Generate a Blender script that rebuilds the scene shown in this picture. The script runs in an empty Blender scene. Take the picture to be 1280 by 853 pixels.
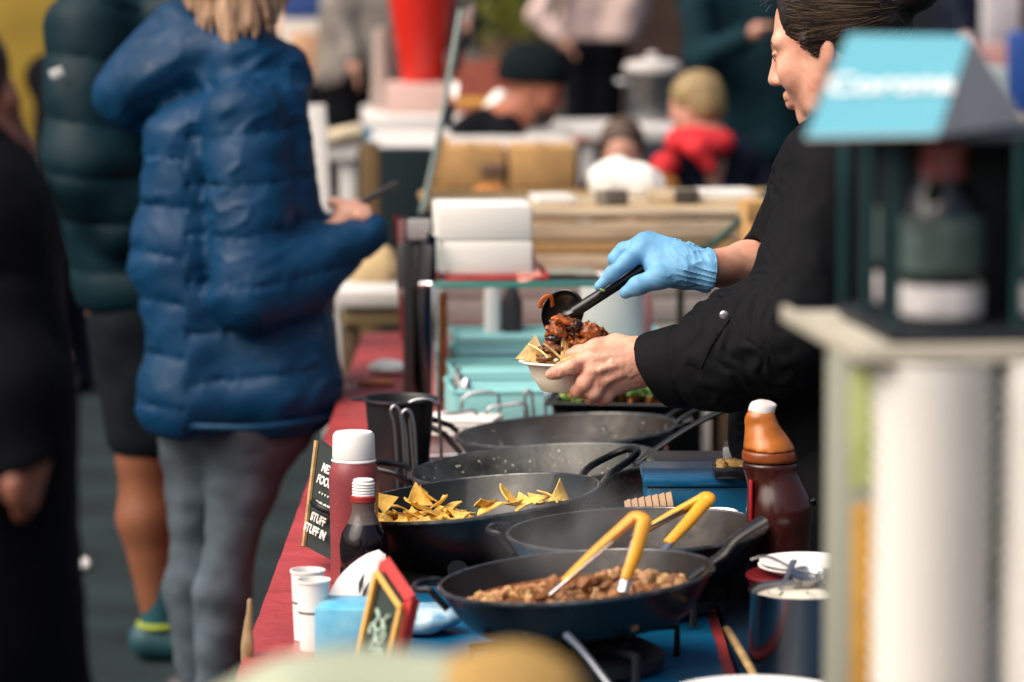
import bpy, bmesh, math, random
import numpy as np
from mathutils import Matrix, Vector
from mathutils.bvhtree import BVHTree

random.seed(7)
rng = np.random.default_rng(7)
scn = bpy.context.scene
COL = scn.collection
rad = math.radians

# ------------------------------------------------------------------ camera, sky, sun, exposure
FPX = 4400.0                 # focal length in photo pixels (photo 1280 wide)
CAMZ = 1.74
PITCH = math.atan(513.5 / FPX)
cam_d = bpy.data.cameras.new('camera')
cam = bpy.data.objects.new('camera', cam_d)
COL.objects.link(cam)
cam.location = (0, 0, CAMZ)
cam.rotation_euler = (math.pi / 2 - PITCH, 0, 0)
cam_d.sensor_width = 36
cam_d.lens = FPX / 1280 * 36
cam_d.clip_start = 0.05
cam_d.clip_end = 600
cam_d.dof.use_dof = True
cam_d.dof.focus_distance = 5.47
cam_d.dof.aperture_fstop = 3.2
scn.camera = cam

SUN_EL, SUN_AZ = rad(50), rad(-60)      # azimuth measured from -Y (camera side) toward +X
sun_dir = Vector((math.sin(SUN_AZ) * math.cos(SUN_EL), -math.cos(SUN_AZ) * math.cos(SUN_EL), math.sin(SUN_EL)))
world = bpy.data.worlds.new('World')
scn.world = world
world.use_nodes = True
wn = world.node_tree.nodes
sky = wn.new('ShaderNodeTexSky')
sky.sky_type = 'NISHITA'
sky.sun_disc = False
sky.sun_elevation = SUN_EL
sky.sun_rotation = math.atan2(sun_dir.x, sun_dir.y)
sky.air_density = 1.0
sky.dust_density = 10.0
sky.ozone_density = 0.3
world.node_tree.links.new(sky.outputs[0], wn['Background'].inputs[0])
wn['Background'].inputs[1].default_value = 0.075
sun_d = bpy.data.lights.new('sun', 'SUN')
sun_d.energy = 1.5
sun_d.angle = rad(70)
sun_d.color = (1.0, 0.93, 0.84)
sun = bpy.data.objects.new('sun', sun_d)
COL.objects.link(sun)
sun.rotation_euler = sun_dir.to_track_quat('Z', 'Y').to_euler()
scn.view_settings.view_transform = 'Standard'
scn.view_settings.look = 'None'
scn.view_settings.gamma = 1
scn.view_settings.exposure = 1.1
scn.cycles.use_denoising = True
scn.cycles.max_bounces = 8
scn.cycles.transparent_max_bounces = 12

# ------------------------------------------------------------------ photo pixel + scale (px per metre) -> point
cp, sp_ = math.cos(PITCH), math.sin(PITCH)
def W(px, py, s, dy=0.0):
    t = FPX / s
    a, b = (px - 640) / FPX, (426.5 - py) / FPX
    p = np.array((a * t, (cp + b * sp_) * t, CAMZ + (-sp_ + b * cp) * t))
    if dy:
        d = np.array((a, cp + b * sp_, -sp_ + b * cp))
        p = p + d * (dy / d[1])
    return p
def G0(px, py, z):
    a, b = (px - 640) / FPX, (426.5 - py) / FPX
    d = np.array((a, cp + b * sp_, -sp_ + b * cp))
    t = (z - CAMZ) / d[2]
    return np.array((0, 0, CAMZ)) + d * t, FPX / t      # point, scale
def at(s):
    return lambda px, py, dy=0.0: W(px, py, s, dy)

# ------------------------------------------------------------------ materials
def lin(h):
    h = h.lstrip('#')
    c = [int(h[i:i + 2], 16) / 255 for i in (0, 2, 4)]
    return tuple(x / 12.92 if x <= 0.04045 else ((x + 0.055) / 1.055) ** 2.4 for x in c) + (1,)
MATS = {}
def mat(name, col, rough=0.5, metal=0.0, noise=None, bump=None, sss=0.0, trans=0.0, coat=0.0, spec=0.5, ior=1.45,
        col2=None, sheen=0.0, stretch=None, emit=None, rn=None):
    """noise=(scale, amount), bump=(scale, strength[, distance]); everything in object coordinates"""
    if name in MATS:
        return MATS[name]
    m = bpy.data.materials.new(name)
    m.use_nodes = True
    nt = m.node_tree
    b = nt.nodes['Principled BSDF']
    c = lin(col) if isinstance(col, str) else tuple(col) + (1,)
    b.inputs['Base Color'].default_value = c
    b.inputs['Roughness'].default_value = rough
    b.inputs['Metallic'].default_value = metal
    b.inputs['IOR'].default_value = ior
    b.inputs['Specular IOR Level'].default_value = spec
    b.inputs['Coat Weight'].default_value = coat
    b.inputs['Coat Roughness'].default_value = 0.06
    b.inputs['Transmission Weight'].default_value = trans
    b.inputs['Sheen Weight'].default_value = sheen
    if sss:
        b.inputs['Subsurface Weight'].default_value = sss
        b.inputs['Subsurface Radius'].default_value = (0.012, 0.005, 0.003)
        b.inputs['Subsurface Scale'].default_value = 0.6
    tc = nt.nodes.new('ShaderNodeTexCoord')
    src = tc.outputs['Object']
    if stretch:
        mp = nt.nodes.new('ShaderNodeMapping')
        mp.inputs['Scale'].default_value = stretch
        nt.links.new(src, mp.inputs[0])
        src = mp.outputs[0]
    if noise:
        n = nt.nodes.new('ShaderNodeTexNoise')
        n.inputs['Scale'].default_value = noise[0]
        n.inputs['Detail'].default_value = 5
        nt.links.new(src, n.inputs['Vector'])
        r = nt.nodes.new('ShaderNodeValToRGB')
        r.color_ramp.elements[0].position = 0.32
        r.color_ramp.elements[1].position = 0.68
        c2 = lin(col2) if col2 else tuple(x * (1 - noise[1]) for x in c[:3]) + (1,)
        r.color_ramp.elements[0].color = c2
        r.color_ramp.elements[1].color = c if col2 else tuple(min(1, x * (1 + noise[1] * 0.5)) for x in c[:3]) + (1,)
        nt.links.new(n.outputs['Fac'], r.inputs[0])
        nt.links.new(r.outputs[0], b.inputs['Base Color'])
    if rn:
        n = nt.nodes.new('ShaderNodeTexNoise')
        n.inputs['Scale'].default_value = rn[0]
        n.inputs['Detail'].default_value = 6
        n.inputs['Roughness'].default_value = 0.65
        nt.links.new(src, n.inputs['Vector'])
        mr = nt.nodes.new('ShaderNodeMapRange')
        mr.inputs['From Min'].default_value = 0.35
        mr.inputs['From Max'].default_value = 0.65
        mr.inputs['To Min'].default_value = rn[1]
        mr.inputs['To Max'].default_value = rn[2]
        nt.links.new(n.outputs['Fac'], mr.inputs['Value'])
        nt.links.new(mr.outputs[0], b.inputs['Roughness'])
    if bump:
        n = nt.nodes.new('ShaderNodeTexNoise')
        n.inputs['Scale'].default_value = bump[0]
        n.inputs['Detail'].default_value = 6
        nt.links.new(src, n.inputs['Vector'])
        bp = nt.nodes.new('ShaderNodeBump')
        bp.inputs['Strength'].default_value = bump[1]
        bp.inputs['Distance'].default_value = bump[2] if len(bump) > 2 else 0.002
        nt.links.new(n.outputs['Fac'], bp.inputs['Height'])
        nt.links.new(bp.outputs[0], b.inputs['Normal'])
        if coat:
            nt.links.new(bp.outputs[0], b.inputs['Coat Normal'])
    MATS[name] = m
    return m

# ------------------------------------------------------------------ geometry containers
class Geo:
    def __init__(s):
        s.v, s.f, s.n = [], [], 0
        s.q = None
    def add(s, v, f, M=None):
        v = np.asarray(v, float).reshape(-1, 3)
        if M is not None:
            A = np.array(M)
            v = v @ A[:3, :3].T + A[:3, 3]
        s.v.append(v)
        if isinstance(f, np.ndarray):
            s.f.extend((f + s.n).tolist())
        else:
            s.f.extend([[i + s.n for i in q] for q in f])
        s.n += len(v)
        return s
    def merge(s, g, M=None):
        return s.add(g.verts(), g.f, M)
    def verts(s):
        return np.concatenate(s.v) if s.v else np.zeros((0, 3))
def T(*p): return Matrix.Translation(Vector(p[0] if len(p) == 1 else p))
def Rx(a): return Matrix.Rotation(rad(a), 4, 'X')
def Ry(a): return Matrix.Rotation(rad(a), 4, 'Y')
def Rz(a): return Matrix.Rotation(rad(a), 4, 'Z')
def Sc(x, y, z): return Matrix.Diagonal((x, y, z, 1))
_boxc = {}
def box(w, d, h, bev=0.004, M=None, g=None, seg=2):
    """box with base at z=0, centred in x,y"""
    key = (round(w, 5), round(d, 5), round(h, 5), bev, seg)
    if key not in _boxc:
        bm = bmesh.new()
        bmesh.ops.create_cube(bm, size=1)
        bmesh.ops.scale(bm, vec=(w, d, h), verts=bm.verts)
        bmesh.ops.translate(bm, vec=(0, 0, h / 2), verts=bm.verts)
        if bev:
            bmesh.ops.bevel(bm, geom=bm.edges[:], offset=min(bev, w / 3, d / 3, h / 3), segments=seg, profile=0.5, affect='EDGES')
        bm.verts.index_update()
        _boxc[key] = ([tuple(v.co) for v in bm.verts], [[v.index for v in f.verts] for f in bm.faces])
        bm.free()
    v, f = _boxc[key]
    return (g or Geo()).add(v, f, M)
def lathe(prof, seg=40, M=None, g=None):
    """prof list of (r, z) from start to end; r=0 ends are closed"""
    v, rings = [], []
    for r, z in prof:
        if r < 1e-6:
            rings.append([len(v)])
            v.append((0, 0, z))
        else:
            rings.append(list(range(len(v), len(v) + seg)))
            for i in range(seg):
                a = 2 * math.pi * i / seg
                v.append((r * math.cos(a), r * math.sin(a), z))
    f = []
    for A, B in zip(rings[:-1], rings[1:]):
        for i in range(seg):
            j = (i + 1) % seg
            if len(A) == 1 and len(B) == 1: continue
            if len(A) == 1: f.append([A[0], B[j], B[i]])
            elif len(B) == 1: f.append([A[i], A[j], B[0]])
            else: f.append([A[i], A[j], B[j], B[i]])
    return (g or Geo()).add(v, f, M)
def smooth_path(pts, n=6):
    P = [np.array(p, float) for p in pts]
    if len(P) < 3: return P
    out = []
    for i in range(len(P) - 1):
        p0, p1, p2, p3 = P[max(i - 1, 0)], P[i], P[i + 1], P[min(i + 2, len(P) - 1)]
        for k in range(n):
            t = k / n
            out.append(0.5 * ((2 * p1) + (-p0 + p2) * t + (2 * p0 - 5 * p1 + 4 * p2 - p3) * t * t + (-p0 + 3 * p1 - 3 * p2 + p3) * t ** 3))
    out.append(P[-1])
    return out
def tube(pts, r, seg=10, g=None, M=None, flat=1.0, smooth=0, caps=True, rs=None):
    P = smooth_path(pts, smooth) if smooth else [np.array(p, float) for p in pts]
    n = len(P)
    if rs is None: R_ = [r] * n
    else: R_ = list(np.interp(np.linspace(0, 1, n), np.linspace(0, 1, len(rs)), rs))
    v, f = [], []
    up = np.array((0.13, 0.21, 0.97))
    prev = None
    for i in range(n):
        d = P[min(i + 1, n - 1)] - P[max(i - 1, 0)]
        d = d / (np.linalg.norm(d) + 1e-9)
        if prev is None:
            a = np.cross(up, d)
            if np.linalg.norm(a) < 0.2: a = np.cross((1, 0, 0), d)
        else:
            a = prev - d * np.dot(prev, d)
        a = a / (np.linalg.norm(a) + 1e-9)
        prev = a
        b = np.cross(d, a)
        for k in range(seg):
            t = 2 * math.pi * k / seg
            v.append(P[i] + R_[i] * (math.cos(t) * a + math.sin(t) * b * flat))
    for i in range(n - 1):
        for k in range(seg):
            l = (k + 1) % seg
            f.append([i * seg + k, i * seg + l, (i + 1) * seg + l, (i + 1) * seg + k])
    if caps:
        f.append(list(range(seg))[::-1])
        f.append([(n - 1) * seg + k for k in range(seg)])
    return (g or Geo()).add(v, f, M)
def poly(pts, g=None, thick=None):
    """flat polygon; thick=vector gives it thickness"""
    p = [np.array(q, float) for q in pts]
    n = len(p)
    if thick is None:
        return (g or Geo()).add(p, [list(range(n))])
    t = np.array(thick, float)
    v = p + [q + t for q in p]
    f = [list(range(n)), [n + i for i in range(n)][::-1]] + [[(i + 1) % n, i, n + i, n + (i + 1) % n] for i in range(n)]
    return (g or Geo()).add(v, f)
_ico = {}
def blob(c, r, sub=1, jit=0.25, sq=(1, 1, 1), g=None):
    if sub not in _ico:
        bm = bmesh.new()
        bmesh.ops.create_icosphere(bm, subdivisions=sub, radius=1)
        bm.verts.index_update()
        _ico[sub] = (np.array([tuple(v.co) for v in bm.verts]), np.array([[v.index for v in f.verts] for f in bm.faces]))
        bm.free()
    v, f = _ico[sub]
    v = v * (1 + jit * rng.uniform(-1, 1, (len(v), 1))) * np.array(sq) * r
    q = Matrix.Rotation(random.uniform(0, 6.28), 3, Vector((random.uniform(-1, 1), random.uniform(-1, 1), random.uniform(-1, 1))).normalized())
    v = v @ np.array(q).T + np.array(c)
    return (g or Geo()).add(v, f)

# ------------------------------------------------------------------ signed distance fields + surface nets (bodies, clothes, hands)
_tab = rng.random((32, 32, 32)).astype(np.float32)
def vnoise(P, sc, off=0.0):
    q = P * sc + off + 100.0
    i = np.floor(q).astype(np.int32)
    t = q - i
    t = t * t * (3 - 2 * t)
    i0, i1 = i % 32, (i + 1) % 32
    x0, y0, z0 = i0[..., 0], i0[..., 1], i0[..., 2]
    x1, y1, z1 = i1[..., 0], i1[..., 1], i1[..., 2]
    tx, ty, tz = t[..., 0], t[..., 1], t[..., 2]
    c00 = _tab[x0, y0, z0] * (1 - tx) + _tab[x1, y0, z0] * tx
    c10 = _tab[x0, y1, z0] * (1 - tx) + _tab[x1, y1, z0] * tx
    c01 = _tab[x0, y0, z1] * (1 - tx) + _tab[x1, y0, z1] * tx
    c11 = _tab[x0, y1, z1] * (1 - tx) + _tab[x1, y1, z1] * tx
    return (c00 * (1 - ty) + c10 * ty) * (1 - tz) + (c01 * (1 - ty) + c11 * ty) * tz - 0.5
class Field:
    def __init__(s): s.ops = []
    def cone(s, a, ra, b, rb, k=0.02, sub=False):
        s.ops.append(('c', np.array(a, float), ra, np.array(b, float), rb, k, sub)); return s
    def chain(s, pts, rs, k=0.01):
        for i in range(len(pts) - 1): s.cone(pts[i], rs[i], pts[i + 1], rs[i + 1], k)
        return s
    def ell(s, c, r, rot=None, k=0.02, sub=False):
        r = np.array(r if hasattr(r, '__len__') else (r, r, r), float)
        s.ops.append(('e', np.array(c, float), r, np.array(rot)[:3, :3] if rot is not None else np.eye(3), None, k, sub)); return s
    def plane(s, p, n, k=0.004):
        """cut away the side the normal points to"""
        n = np.array(n, float); s.ops.append(('p', np.array(p, float), n / np.linalg.norm(n), None, None, k, True)); return s
    def mesh(s, h, disp=None, band=0.03):
        lo, hi = np.full(3, 1e9), np.full(3, -1e9)
        bb = []
        for o in s.ops:
            if o[0] == 'c':
                a = np.minimum(o[1] - o[2], o[3] - o[4]); b = np.maximum(o[1] + o[2], o[3] + o[4])
            elif o[0] == 'e':
                R = o[2].max(); a, b = o[1] - R, o[1] + R
            else:
                bb.append(None); continue
            bb.append((a, b))
            if not o[6]: lo, hi = np.minimum(lo, a), np.maximum(hi, b)
        lo, hi = lo - 4 * h - 0.02, hi + 4 * h + 0.02
        N = np.ceil((hi - lo) / h).astype(int) + 1
        F = np.full(N, 0.5, np.float32)
        ax = [lo[i] + h * np.arange(N[i]) for i in range(3)]
        for o, q in zip(s.ops, bb):
            k, sub = o[5], o[6]
            if q is None:
                i0, i1 = np.zeros(3, int), N
            else:
                m = k + 4 * h + (0.02 if not sub else 0)
                i0 = np.clip(np.floor((q[0] - m - lo) / h).astype(int), 0, N)
                i1 = np.clip(np.ceil((q[1] + m - lo) / h).astype(int) + 1, 0, N)
                if (i1 <= i0).any(): continue
            X, Y, Z = np.meshgrid(ax[0][i0[0]:i1[0]], ax[1][i0[1]:i1[1]], ax[2][i0[2]:i1[2]], indexing='ij', sparse=True)
            if o[0] == 'c':
                a, b = o[1], o[3]; ab = b - a; L = ab @ ab + 1e-12
                t = np.clip(((X - a[0]) * ab[0] + (Y - a[1]) * ab[1] + (Z - a[2]) * ab[2]) / L, 0, 1)
                d = np.sqrt((X - a[0] - t * ab[0]) ** 2 + (Y - a[1] - t * ab[1]) ** 2 + (Z - a[2] - t * ab[2]) ** 2) - (o[2] + (o[4] - o[2]) * t)
            elif o[0] == 'e':
                x, y, z = X - o[1][0], Y - o[1][1], Z - o[1][2]
                R = o[3]
                u = (x * R[0, 0] + y * R[1, 0] + z * R[2, 0]) / o[2][0]
                v = (x * R[0, 1] + y * R[1, 1] + z * R[2, 1]) / o[2][1]
                w = (x * R[0, 2] + y * R[1, 2] + z * R[2, 2]) / o[2][2]
                k0 = np.sqrt(u * u + v * v + w * w)
                k1 = np.sqrt((u / o[2][0]) ** 2 + (v / o[2][1]) ** 2 + (w / o[2][2]) ** 2) + 1e-9
                d = k0 * (k0 - 1) / k1
            else:
                d = -((X - o[1][0]) * o[2][0] + (Y - o[1][1]) * o[2][1] + (Z - o[1][2]) * o[2][2])
            sl = tuple(slice(i0[i], i1[i]) for i in range(3))
            A = F[sl]
            if sub:
                A = -A
                hh = np.maximum(k - np.abs(A - d), 0) / k
                F[sl] = -(np.minimum(A, d) - hh * hh * k * 0.25)
            else:
                hh = np.maximum(k - np.abs(A - d), 0) / k
                F[sl] = np.minimum(A, d) - hh * hh * k * 0.25
        if disp is not None:
            msk = np.abs(F) < band
            I = np.argwhere(msk)
            F[msk] += disp(lo + I * h).astype(np.float32)
        return nets(F, lo, h)
def nets(F, lo, h):
    S = F < 0
    c = np.zeros(np.array(F.shape) - 1, np.int8)
    for i in (0, 1):
        for j in (0, 1):
            for k in (0, 1):
                c += S[i:S.shape[0] - 1 + i, j:S.shape[1] - 1 + j, k:S.shape[2] - 1 + k]
    act = (c > 0) & (c < 8)
    I = np.argwhere(act)
    idx = np.full(c.shape, -1, np.int64)
    idx[act] = np.arange(len(I))
    pos, cnt = np.zeros((len(I), 3)), np.zeros(len(I))
    cr = [(i, j, k) for i in (0, 1) for j in (0, 1) for k in (0, 1)]
    val = {q: F[I[:, 0] + q[0], I[:, 1] + q[1], I[:, 2] + q[2]].astype(float) for q in cr}
    for a in cr:
        for b in cr:
            if sum(abs(a[i] - b[i]) for i in range(3)) == 1 and a < b:
                fa, fb = val[a], val[b]
                m = (fa < 0) != (fb < 0)
                t = np.where(m, fa / np.where(m, fa - fb, 1), 0)
                pos += np.where(m[:, None], np.array(a) + np.array([b[i] - a[i] for i in range(3)]) * t[:, None], 0)
                cnt += m
    V = lo + (I + pos / cnt[:, None]) * h
    Q = []
    for axis in range(3):
        o1, o2 = [(1, 2), (2, 0), (0, 1)][axis]
        sl0 = [slice(None)] * 3; sl1 = [slice(None)] * 3
        sl0[axis] = slice(0, -1); sl1[axis] = slice(1, None)
        A, B = S[tuple(sl0)], S[tuple(sl1)]
        E = np.argwhere(A != B)
        ok = (E[:, o1] > 0) & (E[:, o2] > 0) & (E[:, o1] < F.shape[o1] - 1) & (E[:, o2] < F.shape[o2] - 1)
        E = E[ok]
        inside = A[E[:, 0], E[:, 1], E[:, 2]]
        def cell(d1, d2):
            q = E.copy(); q[:, o1] -= d1; q[:, o2] -= d2
            return idx[q[:, 0], q[:, 1], q[:, 2]]
        q = np.stack([cell(1, 1), cell(0, 1), cell(0, 0), cell(1, 0)], 1)
        q[~inside] = q[~inside][:, ::-1]
        Q.append(q)
    g = Geo()
    g.v = [V]; g.n = len(V); g.q = np.concatenate(Q)
    return g

# ------------------------------------------------------------------ linking objects
ORG = {}
def tag(o, label=None, cat=None, group=None, kind=None):
    if label: o['label'] = label
    if cat: o['category'] = cat
    if group: o['group'] = group
    if kind: o['kind'] = kind
    return o
def thing(name, label, cat, loc, group=None):
    o = bpy.data.objects.new(name, None)
    COL.objects.link(o)
    o.location = tuple(loc)
    o.empty_display_size = 0.05
    ORG[o.name] = np.array(loc, float)
    return tag(o, label, cat, group)
def make_mesh(name, g, m, off, sharp=35):
    v = g.verts() - off
    me = bpy.data.meshes.new(name)
    if g.q is not None:
        q = g.q
        me.vertices.add(len(v)); me.vertices.foreach_set('co', v.astype(np.float32).ravel())
        me.loops.add(len(q) * 4); me.loops.foreach_set('vertex_index', q.astype(np.int32).ravel())
        me.polygons.add(len(q)); me.polygons.foreach_set('loop_start', np.arange(0, len(q) * 4, 4, dtype=np.int32))
        me.update(calc_edges=True)
        me.polygons.foreach_set('use_smooth', np.ones(len(q), bool))
    else:
        me.from_pydata(v.tolist(), [], g.f)
        if sharp:
            me.polygons.foreach_set('use_smooth', np.ones(len(me.polygons), bool))
            me.update()
            me.set_sharp_from_angle(angle=rad(sharp))
    me.update()
    for mm in (m if isinstance(m, (list, tuple)) else [m]):
        me.materials.append(mm)
    return me
def part(name, g, m, parent=None, loc=None, sharp=35, **tags):
    """parts: world-space geometry under a thing (or part of one); no parent: a thing of one mesh at loc"""
    off = ORG[parent.name] if parent is not None else np.array(loc if loc is not None else (0, 0, 0), float)
    o = bpy.data.objects.new(name, make_mesh(name, g, m, off, sharp))
    COL.objects.link(o)
    if parent is not None:
        o.parent = parent
    else:
        o.location = tuple(off)
    ORG[o.name] = off
    return tag(o, **tags)
def dup(root, loc, label=None, rz=0.0, group=None):
    r = root.copy(); COL.objects.link(r)
    r.location = tuple(loc)
    r.rotation_euler = (0, 0, rz)
    if label: r['label'] = label
    if group: r['group'] = group
    for ch in root.children:
        c = ch.copy(); COL.objects.link(c); c.parent = r
        for gch in ch.children:
            d = gch.copy(); COL.objects.link(d); d.parent = c
    return r
def text(name, body, size, M, m, parent, ext=0.0008, align='CENTER', spacing=1.0, shear=0.0, bold=0.0):
    cu = bpy.data.curves.new(name, 'FONT')
    cu.body = body; cu.size = size; cu.extrude = ext
    cu.align_x = align; cu.align_y = 'CENTER'; cu.offset = bold; cu.space_line = spacing; cu.shear = shear
    cu.materials.append(m)
    tmp = bpy.data.objects.new(name, cu)
    COL.objects.link(tmp)
    bpy.context.view_layer.update()
    me = bpy.data.meshes.new_from_object(tmp.evaluated_get(bpy.context.evaluated_depsgraph_get()))
    bpy.data.objects.remove(tmp)
    me.name = name
    o = bpy.data.objects.new(name, me)
    COL.objects.link(o)
    o.parent = parent
    o.matrix_local = T(-Vector(ORG[parent.name])) @ M
    ORG[o.name] = ORG[parent.name]
    return o
def frame(o, x, y):
    """matrix with local x,y along the two given world vectors, origin o"""
    x = Vector(x).normalized(); y = Vector(y); y = (y - x * y.dot(x)).normalized(); z = x.cross(y)
    M = Matrix((x, y, z)).transposed().to_4x4(); M.translation = Vector(o)
    return M
def bvh_of(o):
    me = o.data
    off = Vector(ORG[o.name])
    return BVHTree.FromPolygons([v.co + off for v in me.vertices], [tuple(p.vertices) for p in me.polygons])
def hit(bv, px, py, lift=0.0):
    d = Vector(W(px, py, 800)) - Vector((0, 0, CAMZ)); d.normalize()
    h = bv.ray_cast(Vector((0, 0, CAMZ)) + d * 2.0, d)
    if h[0] is None: return None
    return np.array(h[0] - d * lift)

# ------------------------------------------------------------------ shared materials
M_enamel = mat('black_enamel', (0.005, 0.006, 0.008), 0.22, bump=(60, 0.06, 0.001), coat=0.12, spec=.3, rn=(14, .10, .5))
M_pan_in = mat('used_pan_inside', (0.008, 0.009, 0.010), 0.34, noise=(17, 0.7), col2='#241a13', bump=(22, 0.25, 0.004), spec=.32, rn=(20, .2, .6))
M_blackmetal = mat('black_metal', (0.012, 0.012, 0.014), 0.4)
M_castiron = mat('burner_iron', (0.010, 0.011, 0.014), 0.55, bump=(80, 0.2))
M_chrome = mat('chrome_wire', (0.62, 0.62, 0.64), 0.16, metal=1)
M_steel = mat('brushed_steel', (0.42, 0.42, 0.43), 0.22, metal=1, stretch=(1, 1, 40), bump=(40, 0.04, 0.0005))
M_redcloth = mat('red_cover', '#a43e40', 0.36, noise=(4, 0.3), bump=(9, 0.7, 0.02), rn=(6, .25, .6))
M_blueplastic = mat('blue_plastic', '#0b5c84', 0.35, noise=(9, 0.3), bump=(16, 0.4, 0.008))
M_turq = mat('turquoise_plastic', '#83c0c2', 0.5, noise=(6, 0.12))
M_paper = mat('white_paper', (0.78, 0.77, 0.75), 0.8, noise=(8, 0.06))
M_paper2 = mat('white_napkin', (0.74, 0.72, 0.69), 0.9, noise=(150, 0.1), stretch=(0.05, 0.05, 4), bump=(150, 0.3, 0.001))
M_whiteplastic = mat('white_plastic', (0.76, 0.76, 0.75), 0.35, sss=0.0)
M_card = mat('brown_cardboard', '#b58d5b', 0.85, noise=(14, 0.2))
M_wood = mat('pale_wood', '#b9a88e', 0.7, noise=(9, 0.35), stretch=(0.3, 6, 6))
M_tan = mat('tan_wood', '#a8895a', 0.65, noise=(9, 0.35), stretch=(0.3, 6, 6))
M_darkwood = mat('brown_wood', '#5a4632', 0.7, noise=(9, 0.35))
M_glass = mat('clear_glass', (0.86, 0.95, 0.93), 0.03, trans=1.0, ior=1.45)
M_glassedge = mat('green_glass_edge', (0.05, 0.22, 0.19), 0.15)
M_skin = mat('skin', '#d3a28c', 0.48, noise=(30, 0.3), col2='#c18570', bump=(320, 0.55, 0.001), rn=(40, .38, .6), sss=0.12)
M_skin2 = mat('pale_skin', '#b98a78', 0.55, noise=(20, 0.15), sss=0.08)
M_skin3 = mat('tanned_skin', '#7c4c34', 0.55, noise=(12, 0.2), sss=0.06)
M_black = mat('black_cotton', (0.0028, 0.0033, 0.0050), 0.8, noise=(9, 0.3), bump=(420, 0.25, 0.0008), spec=.16)
M_darkcoat = mat('near_black_wool', (0.0022, 0.0026, 0.0050), 0.9, noise=(9, 0.3), bump=(120, 0.3), spec=.12)

# ------------------------------------------------------------------ the setting
part('ground', poly([(-150, -20, 0), (150, -20, 0), (150, 300, 0), (-150, 300, 0)]),
     mat('asphalt', (0.011, 0.020, 0.023), 0.8, spec=.25, noise=(3, 0.5), bump=(60, 0.25, 0.004)), kind='structure')
TZ = 0.74                                  # counter top height

# far building closing the market square
bl = thing('brick_building', 'long dark brown brick building closing off the market square', 'building', (0, 31, 0))
M_brick = mat('far_brick', (0.055, 0.030, 0.024), 0.85, noise=(2.5, 0.5))
part('wall', box(46, 1.0, 9, 0.02, T(0, 31.5, 0)), M_brick, bl)
M_win = mat('dark_window_glass', (0.015, 0.02, 0.026), 0.1)
M_frame = mat('painted_frame', (0.16, 0.15, 0.14), 0.5)
for i in range(9):
    x = -14 + i * 3.4
    fr = Geo()
    for (w, h, dx, dz) in ((2.2, .12, 0, .55), (2.2, .12, 0, 2.55), (.12, 1.9, -1.04, .66), (.12, 1.9, 1.04, .66), (.08, 1.9, 0, .66)):
        box(w, .16, h, .01, T(x + dx, 30.95, dz), fr)
    wf = part('window', fr, M_frame, bl)
    part('pane', box(2.0, .04, 1.88, 0, T(x, 30.98, .67)), M_win, wf)
part('plinth', box(46, .2, .45, .02, T(0, 30.9, 0)), mat('stone_plinth', (0.07, 0.065, 0.06), 0.8), bl)
# pale rendered facade behind the queue, seen past the black coat
for px, s, w, h, c, lab in ((40, 150, 3.0, 2.4, (0.38, 0.25, 0.03), 'ochre yellow shutter board leaning on the far brick building'),):
    p = W(px, 150, s); p[2] = 0
    t = thing('shutter_board', lab, 'board', p)
    part('panel', box(w, .06, h, .01, T(p)), mat('ochre_paint', c, 0.6, noise=(1.5, .3)), t)
    for k in (-1, 1):
        part('batten', box(.12, .05, h, .01, T(p[0] + k * w * .42, p[1] - .06, 0)), mat('ochre_paint', c), t)

# ------------------------------------------------------------------ the stall counter
ct = thing('stall_counter', 'long food stall counter under a red cover, loaded with black pans', 'counter', (-0.03, 6.4, 0))
XL, XR, Y0, Y1 = -0.365, 0.30, 4.30, 8.75
part('tabletop', box(XR - XL, Y1 - Y0, .035, .004, T((XL + XR) / 2, (Y0 + Y1) / 2, TZ - .041)), M_darkwood, ct)
# cloth cover: top sheet with soft folds and a hanging skirt on the customers' side
g = Geo(); v = []; nu, nv = 26, 120
for j in range(nv + 1):
    y = Y0 - .01 + (Y1 - Y0 + .02) * j / nv
    for i in range(nu + 1):
        if i < 11:
            d = (11 - i) / 11
            z = TZ - .005 - .60 * d
            x = XL - .012 - .03 * d + .014 * d * math.sin(y * 17 + 2 * math.sin(y * 5)) - .02 * d
        else:
            u = (i - 11) / (nu - 11)
            x = XL - .008 + (XR - XL + .01) * u
            z = TZ + .0015 * math.sin(y * 31 + u * 3) * math.sin(y * 7 + u * 9)
            if i == 11: z -= .002
        v.append((x, y, z))
f = [[j * (nu + 1) + i, j * (nu + 1) + i + 1, (j + 1) * (nu + 1) + i + 1, (j + 1) * (nu + 1) + i] for j in range(nv) for i in range(nu)]
part('cover', g.add(v, f), M_redcloth, ct, sharp=70)
for x in (XL + .06, XR - .06):
    for y in (Y0 + .1, 6.5, Y1 - .1):
        part('leg', box(.045, .045, TZ - .041, .004, T(x, y, 0)), M_darkwood, ct)
g = Geo(); v = []
for j in range(31):
    for i in range(15):
        x, y = -.17 + .455 * i / 14, 4.32 + .98 * j / 30
        v.append((x, y, TZ + .006 + .004 * math.sin(x * 40 + y * 9) * math.sin(y * 23)))
f = [[j * 15 + i, j * 15 + i + 1, (j + 1) * 15 + i + 1, (j + 1) * 15 + i] for j in range(30) for i in range(14)]
part('plastic_sheet', g.add(v, f), M_blueplastic, loc=(.05, 4.7, TZ), sharp=80,
     label='blue plastic sheet spread on the counter under the front pans', cat='sheet')
g = Geo(); v = []  # mat added so the wok does not reflect the red cover
for j in range(31):
    for i in range(15):
        x, y = -.215 + .50 * i / 14, 5.32 + 1.30 * j / 30
        v.append((x, y, TZ + .005 + .0015 * math.sin(x * 40 + y * 9) * math.sin(y * 23)))
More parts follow.
